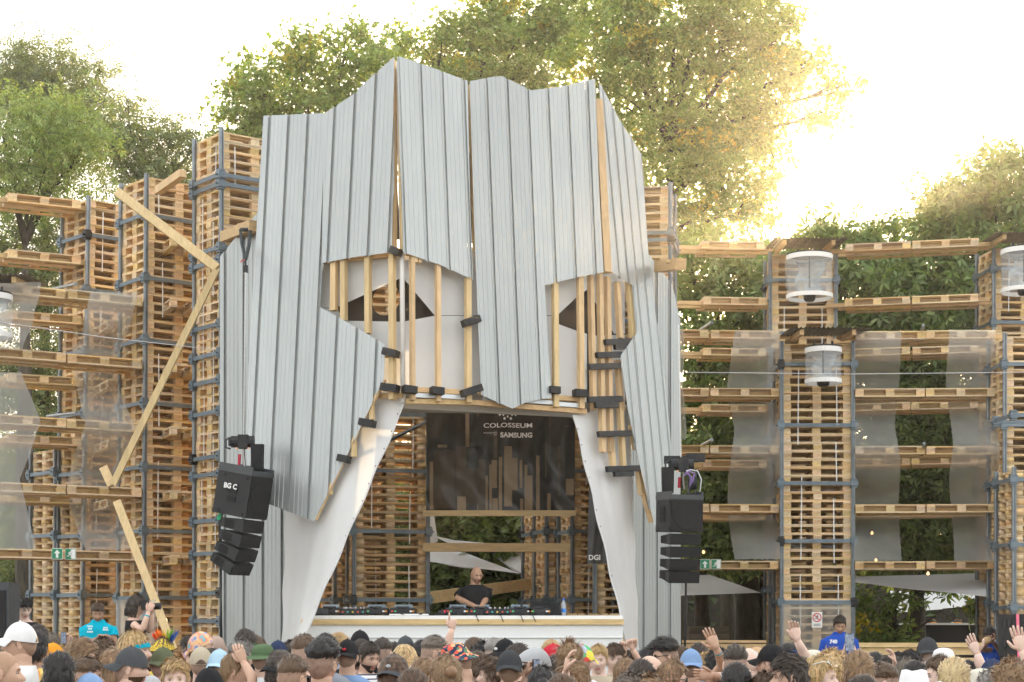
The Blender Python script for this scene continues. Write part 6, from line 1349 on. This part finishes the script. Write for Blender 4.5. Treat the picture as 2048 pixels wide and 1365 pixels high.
P(270,1190,21.5,82,'bob','dark',None,'tank:black',skin='fair',pitch=8,base_z=.5,group=GS,arms={'r':((284,1262,-.25),(297,1224,-.22),'grip',(0,1,.3),(.45,0,1)),'l':((301,1262,.12),(304,1226,.05),'grip',(0,-1,.3),(.2,0,1))},extra=('band:r:turq:.75',),label='photographer in a black top aiming a camera to the right')
o = empty('camera_body', W(300,1212,21.42), R(-6), 'black camera with a long lens at the eye of the photographer', 'camera')
m = MB(); m.box((-.05,0,0), (.07,.14,.10)); m.box((-.05,0,.06), (.05,.06,.035)); m.build('body', black_pl, o); m = MB(); m.tube([(-.02,0,-.005),(.04,0,-.005),(.06,0,-.005),(.13,0,-.005)], [.034,.034,.04,.042], 18); m.build('lens', black_metal, o)
s1 = P(1679,1229,22.6,185,'short','dark',None,'blue',skin='tan',pitch=22,base_z=.38,group=GS,fat=1.12,extra=('collar',),label='steward in a blue shirt with white numbers looking down')
shirt_text(s1[0], '740', 1667, 1284, 22.42, .062, .003)
P(1981,1249,22.2,-165,'short','black',None,'blue',skin='brown',hyaw=-160,pitch=32,base_z=.30,group=GS,extra=('collar','lanyard'),arms={'l':((1960,1300,-.1),(1979,1283,-.35),'grip',(0,0,1),(.8,0,.5)),'r':((1999,1300,-.1),(1988,1287,-.35),'grip',(0,0,1),(-.8,0,.5))},label='second steward in blue eating beside the right speaker')
m = MB(); D_, _, _ = sphere_dirs(10,7); c = np.array(W(1974,1281,21.8)); m.add(D_.reshape(-1,3)*np.array([.06,.02,.04])+c, grid_faces(10,7)); tag(m.build('flatbread', M('bread', (.62,.42,.22), .8, noise=(30,.3)), smooth=True), 'piece of bread in the hand of the second steward', 'food')
dj = P(951,1133,26.2,180,'bald','dark',None,'black',skin='tan',hyaw=158,pitch=14,beard='stub',base_z=.90,group=None,fat=1.08,sleeve=.8,arms={'r':((914,1197,-.05),(958,1217,-.42),'relax',(0,0,-1),(.9,-.3,-.2)),'l':((972,1198,-.05),(960,1219,-.42),'relax',(0,0,-1),(-.4,-.6,-.3))},label='bald DJ in a black tee working at the desk')
# far people at the bar
for px, py, yw, l in ((1864,1238,160,'far bar guest with an orange headband, left one'),(1916,1238,200,'far bar guest with an orange headband, right one'),(1905,1246,20,'far bar guest with pale hair')):
    P(px,py,46.5,yw,'short','pale' if 'pale' in l else 'brown',None,'black',extra=() if 'pale' in l else ('headband:orange','shades'),group='guests at the far bar',label=l)
# black speakers beside the staff, pink pole
o = empty('floor_speaker', W(1996,1312,21.6), R(-16), 'black floor speaker at the right picture edge', 'speaker'); w_, h_ = (2058-1994)/F*21.6, (1312-1229)/F*21.6
m = MB(); m.box((w_/2,.25,h_/2), (w_,.5,h_)); m.box((w_/2,.25,-.5), (w_*.9,.45,1.0)); m.build('cabinet', black_pl, o)
for k in (.30,.78):
    m = MB(); m.box((w_*.33,-.003,h_*k), (w_*.30,.02,h_*.20)); m.build('port', dark_grille, o)
    for xx in (-.05,.0,.05): m = MB(); m.box((w_*.33+xx,-.012,h_*k), (.01,.01,h_*.18)); m.build('bar', grey_pl, o)
m = MB(); m.tube([W(2035,1229,21.3),W(2038,1315,21.2)], .018, 8); tag(m.build('pink_pole', M('pink paint', (.80,.16,.25), .5)), 'thin pink pole before the right floor speaker', 'pole')
o = empty('floor_speaker', W(-12,1262,22.2), 0, 'tall dark speaker cabinet at the left picture edge', 'speaker'); m = MB(); m.box((0,.25,-.4), (.36,.5,2.0)); m.build('cabinet', M('grey black cabinet', (.05,.055,.06), .5), o); m = MB(); m.box((0,-.005,.05), (.30,.02,.9)); m.build('grille', dark_grille, o)
m = MB(); m.grid(lambda u,v: W(232+80*u, 1200+90*v, 24.5)+Vector((0,.03*math.sin(u*6),0)), 8, 6); tag(m.build('plastic_drape', film, smooth=True), 'milky film sheet behind the photographer', 'plastic film', 'milky plastic film strips')
m = MB(); m.grid(lambda u,v: W(1564+138*u, 1208+100*v, 31.1)+Vector((0,.01*math.sin(u*6),0)), 8, 6); tag(m.build('plastic_drape', film, smooth=True), 'milky film sheet round the foot of the lantern stack', 'plastic film', 'milky plastic film strips')
print('people', N_P)
# ================================================================== HAZE: thin even volume added for the glow around the sun
hz = MB(); hz.box((0, 33, 7.5), (70, 72, 17.2)); hm_ = bpy.data.materials.new('haze'); hm_.use_nodes = True; hn = hm_.node_tree; hn.nodes.clear()
ho = hn.nodes.new('ShaderNodeOutputMaterial'); hv = hn.nodes.new('ShaderNodeVolumePrincipled'); hv.inputs['Color'].default_value = (.98,.94,.87,1); hv.inputs['Density'].default_value = .0010; hv.inputs['Anisotropy'].default_value = .84
hn.links.new(hv.outputs[0], ho.inputs['Volume']); tag(hz.build('haze', hm_), 'thin haze volume added for the glow around the sun', 'haze', kind='stuff')
